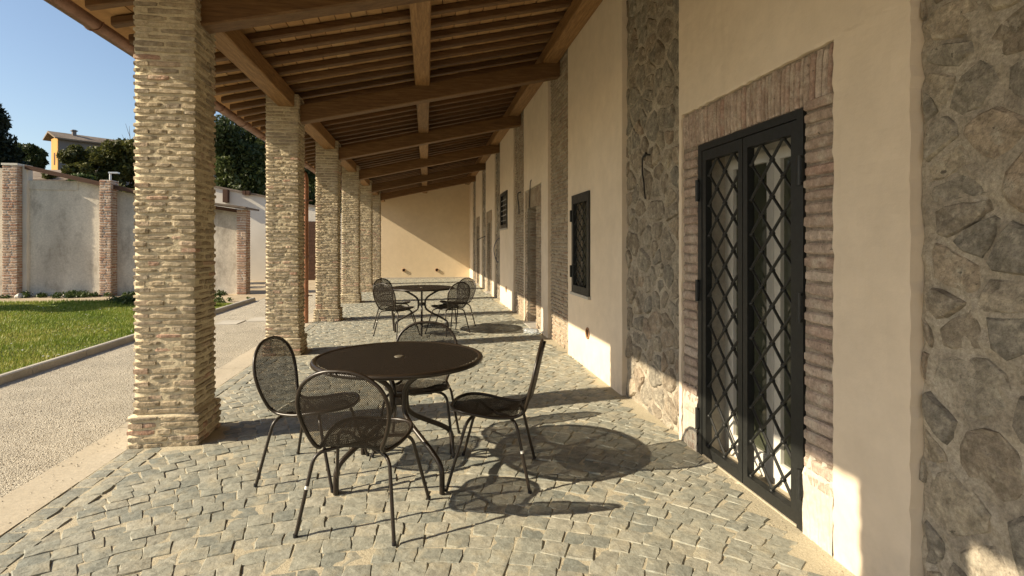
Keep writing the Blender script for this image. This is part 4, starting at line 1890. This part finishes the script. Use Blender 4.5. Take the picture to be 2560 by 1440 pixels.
def hbox(mb, A, d, w, s0, s1, t0, t1, z0, z1):
    vs = [hpt(A, d, w, s, t, z) for z in (z0, z1) for s, t in ((s0, t0), (s1, t0), (s1, t1), (s0, t1))]
    mb.add(vs, [(3, 2, 1, 0), (4, 5, 6, 7), (0, 1, 5, 4), (1, 2, 6, 5), (2, 3, 7, 6), (3, 0, 4, 7)])


oh = thing("ochre_house", "ochre hillside house with a long shaded grey side and pale tiled roof", "house", (-26.7, 45, 3))
A, D, W = (-26.7, 45), (.707, .707), (-.707, .707)
b = MB()
hbox(b, A, D, W, 0, 17, 0, .2, 3, 9.3)
b.build("side_wall", HGREY, oh)
b = MB()
hbox(b, A, D, W, -.06, 0, 0, 1.5, 3, 9.4)
b.build("end_wall", HORANGE, oh)
b = MB()
hbox(b, A, D, W, -.075, -.05, .55, .85, 7.4, 8.3)
b.build("window", TIMBER, oh)
b = MB()
vs = [hpt(A, D, W, s, t, z) for s in (-.3, 17.2) for t, z in ((-.35, 9.32), (1.4, 9.98), (2.6, 9.5), (2.6, 9.4), (1.4, 9.85), (-.35, 9.22))]
b.add(vs, [(i, (i + 1) % 6, 6 + (i + 1) % 6, 6 + i) for i in range(6)] + [(5, 4, 3, 2, 1, 0), (6, 7, 8, 9, 10, 11)])
rf = b.build("roof", HROOF, oh)
for s, h_, w_ in ((1.2, .55, .12), (9.5, 1.0, .28), (10.1, .75, .18)):
    b = MB()
    hbox(b, A, D, W, s - w_, s + w_, .9, .9 + 2 * w_, 9.7, 9.7 + h_)
    hbox(b, A, D, W, s - w_ * 1.6, s + w_ * 1.6, .9 - w_ * .6, .9 + 2.6 * w_, 9.7 + h_ * .8, 9.7 + h_ * .9)
    b.build("chimney", HGREY, rf)
b = MB()
hbox(b, A, D, W, 1.5, 4.5, 1.5, 3.4, 3, 8.3)
b.build("lower_wing", HORANGE, oh)
b = MB()
vs = [hpt(A, D, W, s, t, z) for s in (1.2, 4.8) for t, z in ((1.4, 8.75), (3.7, 8.3), (3.7, 8.42), (1.4, 8.9))]
b.add(vs, [(0, 1, 5, 4), (1, 2, 6, 5), (2, 3, 7, 6), (3, 0, 4, 7), (3, 2, 1, 0), (4, 5, 6, 7)])
r2 = b.build("roof", HROOF, oh)
b = MB()
hbox(b, A, D, W, 1.8, 2.05, 2.6, 2.85, 8.5, 9.3)
b.build("chimney", HGREY, r2)

gh = thing("grey_house", "blue grey shaded house half hidden behind the big oak", "house", (-14, 41, 2))
b = MB()
b.box(-17.5, -10.5, 40, 46, 2, 7.1)
b.build("wall", HGREY, gh)
b = MB()
b.add([(-17.8, 39.7, 7.05), (-10.2, 39.7, 7.05), (-10.2, 46, 7.6), (-17.8, 46, 7.6), (-17.8, 39.7, 7.2), (-10.2, 39.7, 7.2), (-10.2, 46, 7.75), (-17.8, 46, 7.75)],
      [(3, 2, 1, 0), (4, 5, 6, 7), (0, 1, 5, 4), (1, 2, 6, 5), (2, 3, 7, 6), (3, 0, 4, 7)])
b.build("roof", HROOF, gh)
sh = thing("stone_shed", "small rubble shed roof showing between the bushes above the verge board", "shed", (-15.2, 24, 0))
b = MB()
b.box(-17.4, -14.6, 25, 27, 0, 4.0)
b.build("wall", STONE, sh)
b = MB()
b.add([(-17.6, 24.7, 4.0), (-14.4, 24.7, 4.0), (-14.4, 27.2, 4.7), (-17.6, 27.2, 4.7), (-17.6, 24.7, 4.1), (-14.4, 24.7, 4.1), (-14.4, 27.2, 4.8), (-17.6, 27.2, 4.8)],
      [(3, 2, 1, 0), (4, 5, 6, 7), (0, 1, 5, 4), (1, 2, 6, 5), (2, 3, 7, 6), (3, 0, 4, 7)])
b.build("roof", HROOF, sh)

# ------------------------------------------------------------------ vegetation
def leaves(centers, radii, n, size, rng, squash=.85, droop=0.0):
    """n leaf-sized bent quads spread through the clumps"""
    centers = np.asarray(centers)
    radii = np.asarray(radii)
    w = radii ** 2
    idx = rng.choice(len(centers), n, p=w / w.sum())
    d = rng.normal(size=(n, 3))
    d /= np.linalg.norm(d, axis=1, keepdims=True)
    rad = rng.random(n) ** .45
    p = centers[idx] + d * (radii[idx] * rad)[:, None] * np.array([1, 1, squash])
    p[:, 2] -= droop * rng.random(n)
    a = rng.normal(size=(n, 3)) + d * .6
    a /= np.linalg.norm(a, axis=1, keepdims=True)
    b_ = np.cross(a, rng.normal(size=(n, 3)))
    b_ /= np.linalg.norm(b_, axis=1, keepdims=True)
    s = size * rng.uniform(.6, 1.4, n)[:, None]
    v = np.stack([p - a * s, p + b_ * s * .45, p + a * s, p - b_ * s * .45], 1).reshape(-1, 3)
    f = np.arange(n * 4).reshape(n, 4)
    clump = rng.random(len(centers))
    r = np.clip(.55 * clump[idx] + .45 * rng.random(n), 0, 1)
    return v, f, np.repeat(r, 4)


def tree(name, label, cat, base, height, rx, rz, zc, nleaf, size, mat, seed, trunk_r, clumps=28, group=None, squash=.85, cone=False):
    rng = np.random.default_rng(seed)
    root = thing(name, label, cat, base, group)
    C, Q = [], []
    for i in range(clumps):
        d = rng.normal(size=3)
        d /= np.linalg.norm(d)
        k_ = rng.uniform(.35, 1.0)
        z = zc + d[2] * rz * k_
        rr = rx * (1 if not cone else max(.15, 1 - (z - zc + rz) / (2.2 * rz)))
        C.append((base[0] + d[0] * rr * k_ * .85, base[1] + d[1] * rr * k_ * .85, z))
        Q.append(rng.uniform(.22, .42) * min(rx, rz * 1.1))
    v, f, r = leaves(C, Q, nleaf, size, rng, squash)
    np_obj("crown", v, f, mat, root, r)
    b = MB()
    bx, by, bz = base
    b.tube([(bx, by, bz - .2), (bx + .05, by, bz + (zc - bz) * .4), (bx, by + .05, zc - rz * .1), (bx, by, zc + rz * .5)], [trunk_r * 1.3, trunk_r, trunk_r * .75, trunk_r * .2], 8)
    b.build("trunk", BARK, root, True)
    for i in range(0, len(C), max(1, len(C) // 7)):
        b = MB()
        c = C[i]
        z0 = bz + (zc - bz) * rng.uniform(.45, .8)
        b.tube([(bx, by, z0), ((bx + c[0]) / 2, (by + c[1]) / 2, (z0 + c[2]) / 2 + .15), c], [trunk_r * .45, trunk_r * .3, trunk_r * .08], 6)
        b.build("limb", BARK, root, True)
    return root


GT = "trees and bushes beyond the garden wall"
tree("oak_tree", "tall dark evergreen oak showing between the first and second pillar", "tree", (-10.2, 32.5, 0), 9, 2.6, 2.5, 5.9, 34000, .12, LEAFOAK, 3, .28, 46, GT)
tree("conifer_tree", "very dark conifer at the edge of the view above the garden wall", "tree", (-22.2, 32, .5), 8, 2.2, 3.7, 5.2, 22000, .13, LEAFDARK, 4, .25, 44, GT, cone=True)
tree("round_tree", "round green tree on the hill beside the ochre house", "tree", (-25.5, 40, 3), 6, 1.3, 1.8, 6.8, 17000, .12, LEAFROUND, 5, .2, 34, GT)
tree("small_conifer", "small dark conifer between the big conifer and the round tree", "tree", (-25.2, 36, 2), 5, .8, 1.6, 4.8, 5000, .11, LEAFDARK, 6, .12, 16, GT, cone=True)
tree("bush", "tall olive green bush in front of the ochre end of the house", "bush", (-14.0, 25.4, 0), 5, 1.0, 1.7, 4.2, 13000, .085, LEAFBUSH, 7, .09, 30, GT)
tree("bush", "olive green bush with pointed tops before the grey side wall", "bush", (-13.2, 26, 0), 5.5, 1.35, 2.0, 4.3, 14000, .085, LEAFBUSH, 8, .09, 32, GT)
tree("bush", "small leafy bush hiding the foot of the ochre gable", "bush", (-15.1, 25.2, 0), 4, .62, 1.2, 3.55, 7000, .075, LEAFBUSH, 17, .06, 20, GT)
tree("bush", "dark bush next to the largest pillar, above the lamp post", "bush", (-11.5, 26, 0), 5, 1.35, 1.9, 3.3, 13000, .085, LEAFBUSH, 9, .09, 30, GT)
tree("bush", "lighter low bush above the middle of the verge board", "bush", (-11.2, 21.5, 0), 3.5, 1.0, .8, 3.1, 8000, .07, LEAFBUSH, 10, .06, 18, GT)
tree("bush", "leafy bush seen through the gap under the verge board", "bush", (-10.8, 19.3, 0), 3, .9, .6, 3.05, 7000, .055, WEED, 12, .05, 16, GT)
tree("laurel_tree", "dark tree seen between the second and third pillar", "tree", (-7.3, 37, 0), 8, 2.6, 2.6, 5.0, 12000, .14, LEAFOAK, 13, .2, 30, GT)
# thin leafless sapling on the sky line
sp = thing("bare_sapling", "thin leafless sapling rising above the pale tiled roof", "tree", (-13.4, 27.5, 0), GT)
b = MB()
b.tube([(-13.4, 27.5, 0), (-13.42, 27.5, 3.5), (-13.35, 27.5, 5.6), (-13.42, 27.5, 6.9)], [.05, .04, .02, .006], 6)
b.build("trunk", BARK, sp, True)
for z, dx in ((5.6, .35), (5.9, -.3), (6.2, .3), (6.4, -.15)):
    b = MB()
    b.tube([(-13.38, 27.5, z), (-13.38 + dx * .6, 27.5, z + .25), (-13.38 + dx, 27.4, z + .6)], [.012, .009, .004], 5)
    b.build("twig", BARK, sp)

# lawn grass
rng = np.random.default_rng(21)
n = 210000
u = rng.random(n)
Y = 3.2 + (15.3 - 3.2) * u
X = -4.515 - (rng.random(n) ** 1.15) * (np.clip(1.0 * Y, 2.5, 9.5))
Y = np.minimum(Y, 15.3 - 1.5 * np.clip((X + 8.6) / 3.6, 0, 1) - .25 * rng.random(n) ** 3)
far = (Y - 3.2) / 12
h = rng.uniform(.022, .05, n) * (1 + .35 * np.sin(X * 3.1) * np.sin(Y * 2.3)) * (1 + .9 * (Y > 14.95 - 1.5 * np.clip((X + 8.6) / 3.6, 0, 1)))
az = rng.random(n) * 6.283
lean = rng.normal(0, .45, n)
w = rng.uniform(.003, .006, n) * (1 + far)
dx, dy = np.cos(az), np.sin(az)
bx = np.stack([X - dy * w, Y + dx * w, np.full(n, .03)], 1)
cx = np.stack([X + dy * w, Y - dx * w, np.full(n, .03)], 1)
tx = np.stack([X + dx * lean * h, Y + dy * lean * h, .03 + h], 1)
V = np.stack([bx, cx, tx], 1).reshape(-1, 3)
patch = .5 + .25 * np.sin(X * 1.7 + .6 * np.sin(Y * 1.1)) * np.cos(Y * 1.3) + .15 * np.sin(X * 5.1) * np.sin(Y * 4.3)
rr = np.clip(patch * .75 + rng.normal(.08, .2, n), 0, 1)
stuff(np_obj("grass", V, np.arange(n * 3).reshape(n, 3), GRASS, None, np.repeat(rr, 3)))
# weeds along the wall and at the lawn's far corner
wc, wq = [], []
for i in range(70):
    x = random.uniform(-13, -5.7)
    wc.append((x, random.uniform(16.9, 17.5), random.uniform(0, .06)))
    wq.append(random.uniform(.06, .16) * (1.2 if -11.3 < x < -9.3 else .8))
for i in range(26):
    wx_ = random.uniform(-7.8, -6.3)
    wc.append((wx_, lawn_end(wx_) + random.uniform(-.3, .2), random.uniform(.02, .14)))
    wq.append(random.uniform(.08, .2))
for i in range(10):
    wc.append((random.uniform(-5.2, -4.55), random.uniform(13.2, 15.2), random.uniform(.03, .1)))
    wq.append(random.uniform(.06, .14))
v, f, r = leaves(wc, wq, 9000, .035, rng)
v[:, 2] = np.maximum(v[:, 2], .0)
stuff(np_obj("weeds", v, f, WEED, None, r))
# washed pebbles standing proud of the near path
n = 26000
PX = rng.uniform(-4.39, -2.44, n)
PYY = 2.0 + 9.0 * rng.random(n) ** 1.4
k3 = rng.random(n) < .02
PX[k3] = rng.uniform(-2.45, -2.0, k3.sum())
s = rng.uniform(.003, .0075, n)
oct_v = np.array([(1, 0, 0), (0, 1, 0), (-1, 0, 0), (0, -1, 0), (0, 0, .8), (0, 0, -.5)])
oct_f = np.array([(0, 1, 4), (1, 2, 4), (2, 3, 4), (3, 0, 4)])
rotz = rng.random(n) * 6.28
ca, sa = np.cos(rotz), np.sin(rotz)
base = oct_v[None, :, :] * s[:, None, None] * rng.uniform(.7, 1.4, (n, 1, 3))
vx = base[:, :, 0] * ca[:, None] - base[:, :, 1] * sa[:, None] + PX[:, None]
vy = base[:, :, 0] * sa[:, None] + base[:, :, 1] * ca[:, None] + PYY[:, None]
vz = base[:, :, 2] + .001 + np.where(k3, .009, 0)[:, None]
V = np.stack([vx, vy, vz], 2).reshape(-1, 3)
Fc = (oct_f[None] + (np.arange(n) * 6)[:, None, None]).reshape(-1, 3)
stuff(np_obj("loose_pebbles", V, Fc, PEBBLE, None, np.repeat(rng.random(n), 6)))
# grit and crumbs on the cobbles near the wall
n = 2600
PX = 1.86 - np.abs(rng.normal(0, .16, n))
PYY = .8 + 16 * rng.random(n) ** 1.5
k2 = rng.random(n) < .3
PX[k2] = rng.uniform(-1.8, 1.8, k2.sum())
s = rng.uniform(.002, .006, n)
base = oct_v[None, :, :] * s[:, None, None] * rng.uniform(.7, 1.4, (n, 1, 3))
V = np.stack([base[:, :, 0] + PX[:, None], base[:, :, 1] + PYY[:, None], base[:, :, 2] + .006], 2).reshape(-1, 3)
Fc = (oct_f[None] + (np.arange(n) * 6)[:, None, None]).reshape(-1, 3)
stuff(np_obj("mortar_crumbs", V, Fc, SAND, None, np.repeat(rng.random(n), 6)))
# daisies scattered in the lawn
db = MB()
for i in range(130):
    y = random.uniform(5.5, 14)
    x = -4.6 - random.random() ** 1.3 * min(6, y * .7)
    r_ = random.uniform(.008, .016)
    a0 = random.random() * 6
    vs = [(x, y, .078)] + [(x + r_ * math.cos(a0 + q * 1.2566), y + r_ * math.sin(a0 + q * 1.2566), .072 + random.uniform(0, .01)) for q in range(5)]
    db.add(vs, [(0, 1 + q, 1 + (q + 1) % 5) for q in range(5)])
stuff(db.build("daisies", STICK))

# tree beyond the frame whose shade falls across the far side of the lawn
tree("shade_tree", "tree outside the frame that shades the far strip of the lawn", "tree", (-17.0, 12.5, 0), 6.5, 1.2, 2.0, 4.6, 16000, .11, LEAFOAK, 14, .14, 20)
